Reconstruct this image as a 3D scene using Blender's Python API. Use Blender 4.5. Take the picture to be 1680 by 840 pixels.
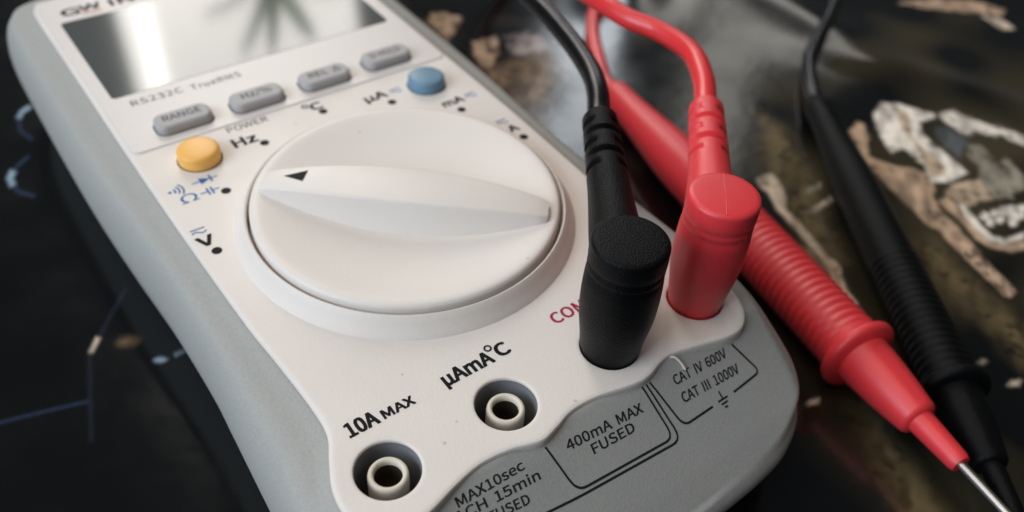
import bpy, bmesh, math, random
import numpy as np
from mathutils import Vector, Matrix
from mathutils.bvhtree import BVHTree

S = 0.001            # the builder works in millimetres; the scene is in metres
TZ = -28.0           # height of the cloth below the meter's face (builder z)
random.seed(7)

scene = bpy.context.scene
for o in list(bpy.data.objects):
    bpy.data.objects.remove(o)
C = scene.collection

def W(p):
    return Vector((p[0] * S, p[1] * S, (p[2] - TZ) * S))

# ------------------------------------------------------------------ camera
RX = Vector((0.80558051, -0.58941888, 0.0602115))
RY = Vector((-0.3722568, -0.58258435, -0.72250976))
RZ = Vector((0.46093917, 0.55962564, -0.68873379))
cam_d = bpy.data.cameras.new('camera')
cam = bpy.data.objects.new('camera', cam_d)
C.objects.link(cam)
m = Matrix.Identity(4)
for i in range(3):
    m[i][0] = RX[i]; m[i][1] = -RY[i]; m[i][2] = -RZ[i]
CP = W((-57.5876, -56.9682, 99.2076))
m.translation = CP
cam.matrix_world = m
cam_d.sensor_width = 36.0
cam_d.lens = 36.0 * 1436.418 / 1680.0
cam_d.clip_start = 0.005
cam_d.clip_end = 50.0
cam_d.dof.use_dof = True
cam_d.dof.focus_distance = 0.1225
cam_d.dof.aperture_fstop = 15.5
scene.camera = cam

# ------------------------------------------------------------------ world and lamps
world = bpy.data.worlds.new('World')
scene.world = world
world.use_nodes = True
bg = world.node_tree.nodes['Background']
bg.inputs[0].default_value = (0.92, 0.96, 1.0, 1)
bg.inputs[1].default_value = 0.06

def area(name, az, el, dist, sx, sy, radiance, col, target=(0, 60, 0)):
    """A rectangular lamp seen from the meter at azimuth az (from +Y towards +X) and elevation el."""
    a, e = math.radians(az), math.radians(el)
    d = Vector((math.sin(a) * math.cos(e), math.cos(a) * math.cos(e), math.sin(e)))
    l = bpy.data.lights.new(name, 'AREA')
    l.shape = 'RECTANGLE'; l.size = sx; l.size_y = sy
    l.color = col
    l.energy = radiance * math.pi * sx * sy * math.pi / 4 * 1.0
    o = bpy.data.objects.new(name, l); C.objects.link(o)
    o.location = W(target) + d * dist
    o.rotation_euler = d.to_track_quat('Z', 'Y').to_euler()
    return o

area('overhead_softbox', -70, 74, 1.25, 0.8, 0.8, 3.0, (1.0, 0.885, 0.775), (0, 80, 0))  # soft overhead fill, added in place of stronger ambient light
area('side_window', -95, 30, 0.66, 0.48, 0.42, 7.4, (0.73, 0.85, 1.0), (0, 115, 0))
area('far_window', 19.9, 34, 1.5, 0.385, 1.0, 7.2, (1.0, 0.95, 0.89), (0, 112, 0))
area('curtain_gap', 11.6, 34, 1.49, 0.055, 1.0, 8.0, (1.0, 0.97, 0.90), (0, 112, 0))
area('balcony_door', 43.0, 28, 1.6, 0.12, 0.6, 8.0, (0.88, 0.94, 1.0), (100, 100, -28))
area('hall_window', 53.0, 30, 1.6, 0.09, 0.7, 2.6, (1.0, 0.96, 0.88), (150, 90, -28))

vs = scene.view_settings
vs.view_transform = 'Standard'
vs.look = 'None'
vs.exposure = 0.14
vs.gamma = 1.0
vs.use_curve_mapping = False
scene.cycles.max_bounces = 8
scene.cycles.use_denoising = True

# ------------------------------------------------------------------ materials
MATS = {}
def mat(name, col, rough=0.5, spec=0.5, metal=0.0, noise=0.0, nscale=600.0, bump=0.0, bscale=1500.0, coat=0.0, sss=0.0, rvar=0.0, ior=1.5, sheen=0.0, specks=0.0):
    if name in MATS: return MATS[name]
    mt = bpy.data.materials.new(name); mt.use_nodes = True
    nt = mt.node_tree; p = nt.nodes['Principled BSDF']
    p.inputs['Base Color'].default_value = (*col, 1)
    p.inputs['Roughness'].default_value = rough
    p.inputs['Metallic'].default_value = metal
    p.inputs['Specular IOR Level'].default_value = spec
    p.inputs['IOR'].default_value = ior
    p.inputs['Coat Weight'].default_value = coat
    p.inputs['Coat Roughness'].default_value = 0.12
    if sss:
        p.inputs['Subsurface Weight'].default_value = sss
        p.inputs['Subsurface Radius'].default_value = (0.0015, 0.0012, 0.0009)
        p.inputs['Subsurface Scale'].default_value = 1.0
    tc = nt.nodes.new('ShaderNodeTexCoord')
    geo = nt.nodes.new('ShaderNodeNewGeometry')
    if noise or rvar or specks:
        n = nt.nodes.new('ShaderNodeTexNoise'); n.inputs['Scale'].default_value = nscale; n.inputs['Detail'].default_value = 5
        nt.links.new(geo.outputs['Position'], n.inputs['Vector'])
        last = None
        if noise:
            mx = nt.nodes.new('ShaderNodeMix'); mx.data_type = 'RGBA'
            mx.inputs[6].default_value = tuple(c * (1 - noise) for c in col) + (1,)
            mx.inputs[7].default_value = tuple(min(1, c * (1 + noise)) for c in col) + (1,)
            nt.links.new(n.outputs['Fac'], mx.inputs[0]); last = mx.outputs[2]
        if specks:
            v = nt.nodes.new('ShaderNodeTexVoronoi'); v.inputs['Scale'].default_value = 130
            nt.links.new(geo.outputs['Position'], v.inputs['Vector'])
            rp = nt.nodes.new('ShaderNodeMapRange'); rp.inputs[1].default_value = 0.025; rp.inputs[2].default_value = 0.045
            rp.inputs[3].default_value = specks; rp.inputs[4].default_value = 0
            nt.links.new(v.outputs['Distance'], rp.inputs[0])
            m2 = nt.nodes.new('ShaderNodeMix'); m2.data_type = 'RGBA'
            m2.inputs[7].default_value = (0.25, 0.2, 0.16, 1)
            nt.links.new(rp.outputs[0], m2.inputs[0])
            if last: nt.links.new(last, m2.inputs[6])
            else: m2.inputs[6].default_value = (*col, 1)
            last = m2.outputs[2]
        if last: nt.links.new(last, p.inputs['Base Color'])
        if rvar:
            n2 = nt.nodes.new('ShaderNodeTexNoise'); n2.inputs['Scale'].default_value = 90; n2.inputs['Detail'].default_value = 6
            nt.links.new(geo.outputs['Position'], n2.inputs['Vector'])
            mr = nt.nodes.new('ShaderNodeMapRange'); mr.inputs[3].default_value = max(0, rough - rvar); mr.inputs[4].default_value = min(1, rough + rvar)
            mr.inputs[1].default_value = 0.3; mr.inputs[2].default_value = 0.7
            nt.links.new(n2.outputs['Fac'], mr.inputs[0]); nt.links.new(mr.outputs[0], p.inputs['Roughness'])
    if bump:
        b = nt.nodes.new('ShaderNodeBump'); b.inputs['Strength'].default_value = bump; b.inputs['Distance'].default_value = 0.0004
        nb = nt.nodes.new('ShaderNodeTexNoise'); nb.inputs['Scale'].default_value = bscale; nb.inputs['Detail'].default_value = 3
        nt.links.new(geo.outputs['Position'], nb.inputs['Vector'])
        nt.links.new(nb.outputs['Fac'], b.inputs['Height']); nt.links.new(b.outputs[0], p.inputs['Normal'])
    MATS[name] = mt
    return mt

WHITE = mat('white_abs_plastic', (0.765, 0.705, 0.64), 0.48, 0.4, noise=0.05, nscale=70, bump=0.10, bscale=2200, sss=0.12, rvar=0.05, specks=0.35)
DIALM = mat('white_dial_plastic', (0.785, 0.725, 0.66), 0.42, 0.4, noise=0.03, nscale=60, bump=0.07, bscale=2400, sss=0.12, rvar=0.05, specks=0.3)
SILVER = mat('overlay_plastic', (0.70, 0.65, 0.605), 0.36, 0.4, noise=0.02, bump=0.04, bscale=2400)
GREY = mat('grey_rubber_holster', (0.36, 0.36, 0.335), 0.6, 0.3, noise=0.16, nscale=2600, bump=0.12, bscale=3600, specks=0.0, rvar=0.06)
BTN = mat('grey_button_rubber', (0.41, 0.395, 0.385), 0.5, 0.4, noise=0.05, bump=0.1)
YEL = mat('yellow_button_plastic', (0.92, 0.49, 0.11), 0.4, 0.45, noise=0.05, bump=0.05, sss=0.15)
BLU = mat('blue_button_plastic', (0.125, 0.245, 0.345), 0.4, 0.45, noise=0.05, bump=0.05)
INK = mat('black_ink', (0.006, 0.006, 0.007), 0.55, 0.12)
INKG = mat('dark_grey_ink', (0.016, 0.021, 0.021), 0.6, 0.15)
INKB = mat('blue_ink', (0.02, 0.13, 0.36), 0.55, 0.2)
INKR = mat('crimson_ink', (0.36, 0.01, 0.05), 0.55, 0.2)
WELL = mat('jack_well_plastic', (0.22, 0.22, 0.225), 0.5, 0.4)  # white plastic darkened, the hole's shade put into the colour
PIN = mat('cream_jack_sleeve', (0.70, 0.63, 0.515), 0.45, 0.4, noise=0.05, bump=0.05)
BRASS = mat('jack_contact_brass', (0.16, 0.13, 0.09), 0.4, 0.5, metal=0.8)
BLACK = mat('black_soft_pvc', (0.0024, 0.0027, 0.0031), 0.36, 0.12, noise=0.1, bump=0.42, bscale=4200)
BLACKC = mat('black_cable_pvc', (0.005, 0.005, 0.006), 0.26, 0.35, noise=0.1, bump=0.05)
RED = mat('red_soft_pvc', (0.76, 0.042, 0.05), 0.40, 0.6, noise=0.06, bump=0.14, bscale=5200, sss=0.08)
REDC = mat('red_cable_pvc', (0.76, 0.036, 0.04), 0.3, 0.6, noise=0.05, bump=0.04, sss=0.08)
STEEL = mat('nickel_tip', (0.50, 0.47, 0.43), 0.38, 0.5, metal=1.0, noise=0.06)

def lcd_material():
    mt = bpy.data.materials.new('lcd_glass'); mt.use_nodes = True
    p = mt.node_tree.nodes['Principled BSDF']
    p.inputs['Base Color'].default_value = (0.085, 0.092, 0.088, 1)
    p.inputs['Roughness'].default_value = 0.085
    p.inputs['IOR'].default_value = 1.62
    return mt
LCD = lcd_material()

# ------------------------------------------------------------------ mesh helpers
ORIGIN = {}
def thing(name, base, label, cat, group=None):
    o = bpy.data.objects.new(name, None); C.objects.link(o)
    o.location = W(base); o.empty_display_size = 0.01
    o['label'] = label; o['category'] = cat
    if group: o['group'] = group
    ORIGIN[o.name] = W(base)
    return o

def obj(name, verts, faces, material, parent=None, smooth=True, label=None, sharp=40):
    """verts in builder millimetres"""
    org = ORIGIN.get(parent.name, Vector((0, 0, 0))) if parent else Vector((0, 0, 0))
    me = bpy.data.meshes.new(name)
    me.from_pydata([tuple(W(v) - org) for v in verts], [], faces)
    me.materials.append(material)
    bm = bmesh.new(); bm.from_mesh(me)
    bmesh.ops.recalc_face_normals(bm, faces=bm.faces)
    if smooth:
        for f in bm.faces: f.smooth = True
        for e in bm.edges:
            if len(e.link_faces) == 2 and e.calc_face_angle(0) > math.radians(sharp): e.smooth = False
    bm.to_mesh(me); bm.free(); me.update()
    o = bpy.data.objects.new(name, me); C.objects.link(o)
    if parent:
        o.parent = parent
        ORIGIN[o.name] = org
    if label: o['label'] = label
    return o

def up_faces(o):
    """flat print: make sure that its faces look up"""
    me = o.data
    if me.polygons and sum(p.normal.z * p.area for p in me.polygons) < 0:
        me.flip_normals()
    return o

def catmull(pts, n, closed=False):
    """n samples per span"""
    out = []; P = [Vector(p) for p in pts]; L = len(P)
    spans = L if closed else L - 1
    for i in range(spans):
        if closed:
            a, b, c, d = P[(i - 1) % L], P[i], P[(i + 1) % L], P[(i + 2) % L]
        else:
            b, c = P[i], P[i + 1]
            a = P[i - 1] if i else b * 2 - c
            d = P[i + 2] if i + 2 < L else c * 2 - b
        for k in range(n):
            t = k / n
            out.append(0.5 * ((2 * b) + (c - a) * t + (2 * a - 5 * b + 4 * c - d) * t * t + (3 * b - a - 3 * c + d) * t ** 3))
    if not closed: out.append(P[-1].copy())
    return out

def grid_faces(nr, nc, closed_c=True):
    f = []
    for i in range(nr - 1):
        for j in range(nc if closed_c else nc - 1):
            k = (j + 1) % nc
            f.append((i * nc + j, i * nc + k, (i + 1) * nc + k, (i + 1) * nc + j))
    return f

def lathe(profile, cx, cy, seg=48, cap_top=True, cap_bot=False, lean=(0, 0)):
    v = []
    for r, z in profile:
        for j in range(seg):
            a = 2 * math.pi * j / seg
            v.append((cx + r * math.cos(a) + lean[0] * z, cy + r * math.sin(a) + lean[1] * z, z))
    f = grid_faces(len(profile), seg)
    if cap_bot: f.append(tuple(range(seg)))
    if cap_top: f.append(tuple(range((len(profile) - 1) * seg, len(profile) * seg)))
    return v, f

def sweep(path, rad, seg=20, caps=(True, True)):
    """rad(i, t, theta) -> radius; theta 0 points up; t is length along the path in mm"""
    n = len(path); v = []; ln = 0.0
    up = Vector((0, 0, 1)); prev_s = None
    for i, p in enumerate(path):
        if i: ln += (p - path[i - 1]).length
        d = (path[min(i + 1, n - 1)] - path[max(i - 1, 0)]).normalized()
        if prev_s is None:
            s = d.cross(up).normalized()
        else:
            s = (prev_s - d * prev_s.dot(d)).normalized()
        prev_s = s
        u = s.cross(d).normalized()
        for j in range(seg):
            a = 2 * math.pi * j / seg
            r = rad(i, ln, a)
            v.append(tuple(p + u * (r * math.cos(a)) + s * (r * math.sin(a))))
    f = grid_faces(n, seg)
    if caps[0]: f.append(tuple(range(seg)))
    if caps[1]: f.append(tuple(range((n - 1) * seg, n * seg)))
    return v, f

def rounded_rect(cx, cy, w, h, r, n=8):
    pts = []
    for sx, sy, a0 in ((1, 1, 0), (-1, 1, 90), (-1, -1, 180), (1, -1, 270)):
        for k in range(n + 1):
            a = math.radians(a0 + 90 * k / n)
            pts.append((cx + sx * (w / 2 - r) + r * math.cos(a), cy + sy * (h / 2 - r) + r * math.sin(a)))
    return pts

def offset_loop(loop, d):
    """move a counter-clockwise loop inwards by d"""
    n = len(loop); out = []
    for i in range(n):
        a, b = Vector(loop[i - 1][:2]), Vector(loop[(i + 1) % n][:2])
        t = (b - a).normalized(); nrm = Vector((-t.y, t.x))
        out.append((loop[i][0] + nrm.x * d, loop[i][1] + nrm.y * d))
    return out

def strip(pts, w):
    """flat line of width w along 2-D points"""
    v = []; n = len(pts)
    for i, p in enumerate(pts):
        a, b = Vector(pts[max(i - 1, 0)]), Vector(pts[min(i + 1, n - 1)])
        t = (b - a).normalized(); nn = Vector((-t.y, t.x)) * w / 2
        v += [(p[0] + nn.x, p[1] + nn.y), (p[0] - nn.x, p[1] - nn.y)]
    return v, [(2 * i, 2 * i + 1, 2 * i + 3, 2 * i + 2) for i in range(n - 1)]

# letter outlines (units of 1/500 em): advance, points, triangles
GLYPHS = {
 '%': (387, '86 119 123 131 148 164 156 217 148 269 123 302 86 313 49 302 25 269 16 217 25 164 49 131 86 143 65 151 51 176 45 217 51 258 65 282 86 290 108 282 122 258 127 217 122 176 108 151 95 -5 121 -5 291 313 265 313 301 -5 338 6 362 39 371 92 362 145 338 177 301 189 264 177 240 145 231 92 240 39 264 6 301 18 279 26 265 51 260 92 265 133 279 157 301 165 322 157 337 133 342 92 337 51 322 26', '7 5 6 24 26 27 24 25 26 8 18 7 18 5 7 18 4 5 8 17 18 19 4 18 20 4 19 8 16 17 9 16 8 20 3 4 21 3 20 9 15 16 10 15 9 10 14 15 22 3 21 22 2 3 35 33 34 36 46 35 46 33 35 46 32 33 10 13 14 23 2 22 36 45 46 47 32 46 11 13 10 23 1 2 48 32 47 36 44 45 11 12 13 12 1 23 37 44 36 48 31 32 11 1 12 49 31 48 37 43 44 0 1 11 38 43 37 38 42 43 50 31 49 50 30 31 38 41 42 51 30 50 51 29 30 39 41 38 39 40 41 40 29 51 39 29 40 39 28 29'),
 '-': (146, '19 103 127 103 127 132 19 132', '0 2 3 0 1 2'),
 '/': (165, '5 -75 33 -75 158 334 131 334', '0 2 3 0 1 2'),
 '0': (233, '117 -5 168 12 201 66 213 155 201 244 168 296 117 313 66 296 33 244 21 155 33 66 66 12 117 26 86 39 65 81 58 155 65 228 86 270 117 283 148 270 168 228 176 155 168 81 148 39', '7 5 6 8 17 7 17 18 7 18 5 7 18 19 5 19 4 5 8 16 17 20 4 19 9 16 8 20 3 4 21 3 20 9 15 16 10 15 9 10 14 15 22 3 21 22 2 3 10 13 14 23 2 22 11 13 10 23 1 2 11 12 13 12 1 23 11 1 12 0 1 11'),
 '1': (233, '37 0 206 0 206 32 144 32 144 308 115 308 97 299 76 292 51 286 51 262 106 262 106 32 37 32', '6 4 5 6 10 4 10 3 4 7 10 6 8 10 7 9 10 8 11 3 10 0 11 12 0 3 11 0 2 3 0 1 2'),
 '2': (233, '18 0 212 0 212 33 127 33 110 33 93 32 76 30 140 97 182 161 197 223 186 271 155 302 108 313 72 308 43 292 17 268 39 247 58 265 79 278 103 282 135 274 153 253 160 221 145 165 98 100 18 23', '13 11 12 14 11 13 14 10 11 15 19 14 19 10 14 15 18 19 20 10 19 15 17 18 21 10 20 21 9 10 16 17 15 22 9 21 22 8 9 23 8 22 24 8 23 24 7 8 25 7 24 25 6 7 4 2 3 4 1 2 5 1 4 6 1 5 25 1 6 0 1 25'),
 '3': (233, '111 -5 161 5 196 35 210 82 201 120 177 146 145 161 145 163 173 179 192 203 199 237 187 278 156 304 109 313 76 309 48 296 24 277 44 253 63 268 84 279 108 282 136 276 154 259 160 234 152 204 125 183 75 175 75 145 131 138 162 116 171 84 163 53 141 33 108 26 77 32 52 44 32 62 12 37 36 16 68 1', '14 12 13 15 12 14 15 11 12 16 20 15 20 11 15 16 19 20 21 11 20 16 18 19 21 10 11 17 18 16 22 10 21 23 10 22 23 9 10 24 9 23 25 9 24 25 8 9 26 8 25 26 7 8 27 7 26 27 6 7 27 5 6 27 28 5 28 4 5 29 4 28 29 3 4 30 3 29 31 3 30 31 2 3 37 35 36 32 2 31 37 34 35 38 34 37 32 1 2 33 1 32 38 33 34 38 1 33 39 1 38 39 0 1'),
 '4': (233, '143 0 179 0 179 85 220 85 220 116 179 116 179 308 137 308 8 110 8 85 143 85 143 116 48 116 118 221 127 236 135 251 143 266 145 266 144 248 143 228 143 210', '8 6 7 8 16 6 16 17 6 17 5 6 8 15 16 18 5 17 8 14 15 19 5 18 8 13 14 20 5 19 8 12 13 11 5 20 8 11 12 8 5 11 8 4 5 8 3 4 9 3 8 10 3 9 0 2 10 2 3 10 0 1 2'),
 '5': (233, '110 -5 159 7 196 43 211 100 198 156 165 188 118 198 101 197 86 193 72 186 80 275 196 275 196 308 46 308 36 164 57 151 73 161 89 167 108 169 142 161 164 137 172 99 163 60 140 35 106 26 75 31 50 44 31 61 11 35 36 16 68 1', '14 10 13 10 12 13 10 11 12 14 9 10 7 5 6 8 5 7 9 5 8 9 4 5 14 18 9 18 4 9 14 17 18 19 4 18 14 16 17 15 16 14 20 4 19 20 3 4 21 3 20 21 2 3 22 2 21 28 26 27 23 2 22 28 25 26 23 1 2 24 1 23 29 25 28 29 24 25 29 1 24 30 1 29 30 0 1'),
 '6': (233, '126 -5 171 7 203 42 215 95 204 148 175 181 129 191 105 187 81 174 60 154 71 230 100 270 139 282 157 279 174 271 188 258 210 282 190 298 166 309 137 313 81 297 40 244 24 147 37 62 74 11 61 124 81 146 103 159 123 163 154 154 173 131 179 95 172 58 153 34 126 25 93 36 71 70', '20 18 19 20 17 18 20 16 17 21 11 20 11 12 20 12 16 20 13 16 12 13 14 16 14 15 16 21 10 11 22 10 21 22 9 10 7 5 6 8 5 7 8 4 5 9 28 8 28 4 8 9 27 28 29 4 28 9 26 27 22 26 9 30 4 29 30 3 4 23 25 22 25 26 22 31 3 30 23 36 25 32 3 31 32 2 3 23 35 36 24 35 23 33 2 32 33 1 2 24 34 35 34 1 33 24 1 34 0 1 24'),
 'A': (255, '2 0 41 0 71 94 183 94 213 0 254 0 149 308 106 308 80 125 95 172 106 207 116 241 126 276 128 276 138 241 148 207 159 172 174 125', '0 12 7 12 6 7 12 13 6 13 5 6 0 11 12 14 5 13 15 5 14 0 10 11 16 5 15 0 9 10 0 8 9 17 5 16 0 2 8 2 17 8 2 3 17 3 5 17 0 1 2 4 5 3'),
 'C': (268, '158 -5 195 0 226 15 253 39 232 63 211 45 187 33 160 29 109 44 76 88 64 155 77 221 110 264 161 279 186 276 207 266 224 250 245 276 224 294 196 308 161 313 91 294 42 239 24 154 42 68 89 14', '21 19 20 21 18 19 21 17 18 22 12 21 12 13 21 13 17 21 14 17 13 15 17 14 15 16 17 22 11 12 23 11 22 23 10 11 23 9 10 24 9 23 24 8 9 25 8 24 5 3 4 6 3 5 25 7 8 6 2 3 7 2 6 25 2 7 25 1 2 0 1 25'),
 'D': (289, '42 0 121 0 199 19 248 72 264 155 248 238 199 290 119 308 42 308 81 32 81 276 116 276 176 262 212 221 224 155 212 89 176 47 116 32', '0 10 8 10 7 8 10 6 7 10 11 6 11 12 6 12 5 6 0 9 10 13 5 12 13 4 5 14 4 13 15 4 14 15 3 4 16 3 15 16 2 3 17 2 16 0 17 9 0 2 17 0 1 2'),
 'E': (247, '42 0 224 0 224 33 81 33 81 145 198 145 198 179 81 179 81 275 220 275 220 308 42 308', '0 8 11 8 10 11 8 9 10 0 7 8 0 4 7 4 6 7 4 5 6 0 3 4 0 2 3 0 1 2'),
 'F': (232, '42 0 81 0 81 138 199 138 199 171 81 171 81 275 220 275 220 308 42 308', '0 6 9 6 8 9 6 7 8 0 5 6 0 2 5 2 4 5 2 3 4 0 1 2'),
 'G': (289, '163 -5 202 -1 234 12 258 30 258 160 157 160 157 127 223 127 223 47 208 37 189 31 167 29 111 44 76 88 64 155 77 221 113 264 167 279 194 275 216 265 233 250 254 276 233 294 204 308 166 313 93 294 43 239 24 154 42 68 91 14', '25 23 24 25 22 23 26 16 25 16 17 25 17 22 25 17 21 22 18 21 17 18 19 21 19 20 21 26 15 16 27 15 26 27 14 15 6 4 5 6 7 4 7 3 4 27 13 14 28 13 27 8 3 7 28 12 13 29 12 28 9 3 8 29 11 12 10 3 9 11 3 10 11 2 3 29 2 11 0 2 29 0 1 2'),
 'H': (306, '42 0 81 0 81 145 225 145 225 0 264 0 264 308 225 308 225 179 81 179 81 308 42 308', '0 10 11 0 9 10 8 6 7 8 5 6 0 2 9 2 8 9 2 3 8 3 5 8 0 1 2 4 5 3'),
 'I': (123, '42 0 81 0 81 308 42 308', '0 2 3 0 1 2'),
 'K': (271, '42 0 81 0 81 97 134 161 226 0 270 0 158 191 255 308 211 308 82 153 81 153 81 308 42 308', '0 11 12 0 10 11 9 7 8 9 6 7 9 3 6 3 5 6 9 2 3 4 5 3 0 9 10 0 2 9 0 1 2'),
 'L': (228, '42 0 216 0 216 33 81 33 81 308 42 308', '0 4 5 0 3 4 0 2 3 0 1 2'),
 'M': (341, '42 0 77 0 77 171 77 200 75 232 72 261 74 261 99 191 157 31 183 31 241 191 266 261 268 261 265 232 263 200 263 171 263 0 299 0 299 308 252 308 193 143 186 122 179 101 172 79 170 79 163 101 156 122 148 143 89 308 42 308', '0 5 29 5 28 29 5 6 28 6 27 28 20 11 19 11 18 19 11 12 18 12 17 18 0 4 5 7 27 6 20 10 11 13 17 12 0 3 4 14 17 13 15 17 14 0 2 3 8 27 7 20 9 10 0 1 2 16 17 15 8 26 27 21 9 20 22 9 21 8 25 26 23 9 22 8 24 25 8 23 24 8 9 23'),
 'N': (304, '42 0 79 0 79 162 78 194 76 226 74 258 76 258 109 195 221 0 261 0 261 308 224 308 224 148 225 115 227 82 230 50 228 50 195 114 82 308 42 308', '0 5 19 5 18 19 5 6 18 6 17 18 12 10 11 12 9 10 0 4 5 7 17 6 0 3 4 8 17 7 0 2 3 0 1 2 13 9 12 14 9 13 8 16 17 15 9 14 8 15 16 8 9 15'),
 'O': (312, '156 -5 224 14 270 70 287 155 270 240 224 294 156 313 87 294 41 240 24 155 41 70 87 14 156 29 107 44 76 88 64 155 76 221 107 264 156 279 204 264 236 221 247 155 236 88 204 44', '7 5 6 8 17 7 17 18 7 18 5 7 18 19 5 19 4 5 8 16 17 20 4 19 9 16 8 20 3 4 9 15 16 21 3 20 10 15 9 10 14 15 22 3 21 22 2 3 10 13 14 23 2 22 11 13 10 23 1 2 12 1 23 11 12 13 11 1 12 11 0 1'),
 'P': (266, '42 0 81 0 81 123 132 123 191 133 231 164 245 218 231 271 191 300 130 308 42 308 81 154 81 276 125 276 170 271 198 253 207 218 198 182 172 161 127 154', '0 12 10 12 9 10 12 8 9 12 13 8 13 7 8 0 11 12 14 7 13 15 7 14 15 6 7 16 6 15 17 6 16 17 5 6 18 5 17 18 4 5 19 4 18 0 2 11 2 19 11 2 4 19 2 3 4 0 1 2'),
 'R': (267, '81 162 81 276 133 276 174 271 199 254 208 222 199 188 174 168 133 162 211 0 255 0 177 135 213 151 237 180 246 222 232 273 194 300 139 308 42 308 42 0 81 0 81 131 137 131', '19 1 18 1 17 18 1 16 17 1 2 16 2 15 16 19 0 1 3 15 2 3 14 15 4 14 3 5 14 4 6 14 5 6 13 14 7 13 6 7 12 13 8 12 7 19 21 0 21 8 0 21 12 8 21 11 12 21 22 11 22 10 11 19 20 21 9 10 22'),
 'S': (250, '128 -5 183 6 220 38 232 82 224 120 201 146 169 164 125 183 101 194 82 210 74 235 81 259 101 274 132 279 158 276 181 266 202 251 222 276 197 295 166 309 132 313 82 303 47 274 34 232 44 194 68 169 97 153 141 134 168 121 186 104 193 79 185 52 163 35 128 29 97 33 68 47 43 67 20 40 50 16 86 0', '21 19 20 21 18 19 22 18 21 22 13 18 13 17 18 22 12 13 14 17 13 15 17 14 15 16 17 23 12 22 23 11 12 23 10 11 23 9 10 24 9 23 24 8 9 24 7 8 25 7 24 25 6 7 26 6 25 26 5 6 27 5 26 27 4 5 28 4 27 29 4 28 29 3 4 30 3 29 30 2 3 31 2 30 37 35 36 32 2 31 37 34 35 38 34 37 32 1 2 33 1 32 38 33 34 38 1 33 39 1 38 39 0 1'),
 'T': (252, '106 0 145 0 145 275 239 275 239 308 13 308 13 275 106 275', '6 4 5 6 3 4 7 3 6 0 2 7 2 3 7 0 1 2'),
 'U': (303, '152 -5 208 7 247 49 262 127 262 308 225 308 225 126 215 68 189 37 152 29 115 37 89 68 80 126 80 308 41 308 41 127 56 49 95 7', '15 13 14 15 12 13 6 4 5 6 3 4 16 12 15 6 2 3 16 11 12 7 2 6 16 10 11 8 2 7 8 1 2 17 10 16 17 9 10 9 1 8 17 1 9 17 0 1'),
 'V': (242, '99 0 144 0 242 308 202 308 153 141 143 107 133 74 123 39 121 39 111 74 101 107 91 141 41 308 0 308', '0 12 13 0 11 12 4 2 3 4 1 2 0 10 11 5 1 4 0 9 10 6 1 5 0 8 9 7 1 6 0 7 8 0 1 7'),
 'W': (369, '76 0 122 0 168 186 173 210 179 233 184 256 185 256 190 233 195 210 200 186 247 0 294 0 358 308 321 308 287 140 282 107 276 74 271 40 268 40 261 74 254 107 246 140 203 308 168 308 125 140 118 107 110 74 103 40 102 40 95 74 89 107 83 140 51 308 11 308', '0 32 33 0 31 32 24 22 23 24 5 22 5 6 22 6 21 22 14 12 13 14 11 12 24 4 5 7 21 6 24 3 4 8 21 7 24 2 3 9 21 8 24 1 2 10 21 9 0 30 31 25 1 24 10 20 21 15 11 14 10 19 20 0 29 30 26 1 25 16 11 15 10 18 19 0 28 29 27 1 26 17 11 16 0 27 28 0 1 27 10 17 18 10 11 17'),
 'X': (241, '7 0 48 0 92 83 100 99 109 115 117 133 119 133 128 115 137 99 145 83 191 0 234 0 144 157 228 308 187 308 146 229 139 215 132 201 124 184 122 184 113 201 106 215 98 229 56 308 13 308 97 159', '25 23 24 25 22 23 15 13 14 15 12 13 25 21 22 16 12 15 25 20 21 17 12 16 25 19 20 18 12 17 25 18 19 25 12 18 0 5 25 5 12 25 5 6 12 6 11 12 0 4 5 7 11 6 0 3 4 8 11 7 0 2 3 9 11 8 0 1 2 10 11 9'),
 'c': (214, '129 -5 155 -2 180 8 203 23 186 49 170 38 152 30 132 26 95 37 70 68 61 114 71 160 96 191 133 202 150 199 165 192 179 182 198 207 180 220 158 230 132 234 77 220 37 179 22 114 36 49 74 9', '21 19 20 21 18 19 21 17 18 22 13 21 13 17 21 13 14 17 14 15 17 15 16 17 22 12 13 22 11 12 23 11 22 23 10 11 24 10 23 24 9 10 24 8 9 25 8 24 5 3 4 6 3 5 25 7 8 7 3 6 25 3 7 25 2 3 0 2 25 0 1 2'),
 'e': (233, '131 -5 160 -2 185 6 206 18 192 43 175 34 156 27 135 25 97 35 71 63 60 105 213 105 214 111 215 119 215 127 204 184 174 221 124 234 74 219 37 178 22 114 37 50 76 9 59 132 71 171 94 195 125 203 155 195 175 171 182 132', '18 16 17 18 15 16 19 25 18 25 26 18 26 15 18 27 15 26 28 15 27 19 24 25 28 14 15 20 24 19 29 14 28 20 23 24 20 29 23 20 14 29 20 13 14 20 12 13 21 10 20 10 12 20 10 11 12 21 9 10 21 8 9 22 8 21 5 3 4 22 7 8 6 3 5 7 3 6 22 3 7 22 2 3 0 2 22 0 1 2'),
 'i': (116, '58 275 71 278 80 287 84 301 80 314 71 322 58 326 45 322 36 314 33 301 36 287 45 278 39 0 77 0 77 228 39 228', '12 14 15 12 13 14 7 5 6 8 5 7 8 4 5 9 4 8 9 3 4 10 3 9 10 2 3 11 2 10 11 1 2 0 1 11'),
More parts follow.
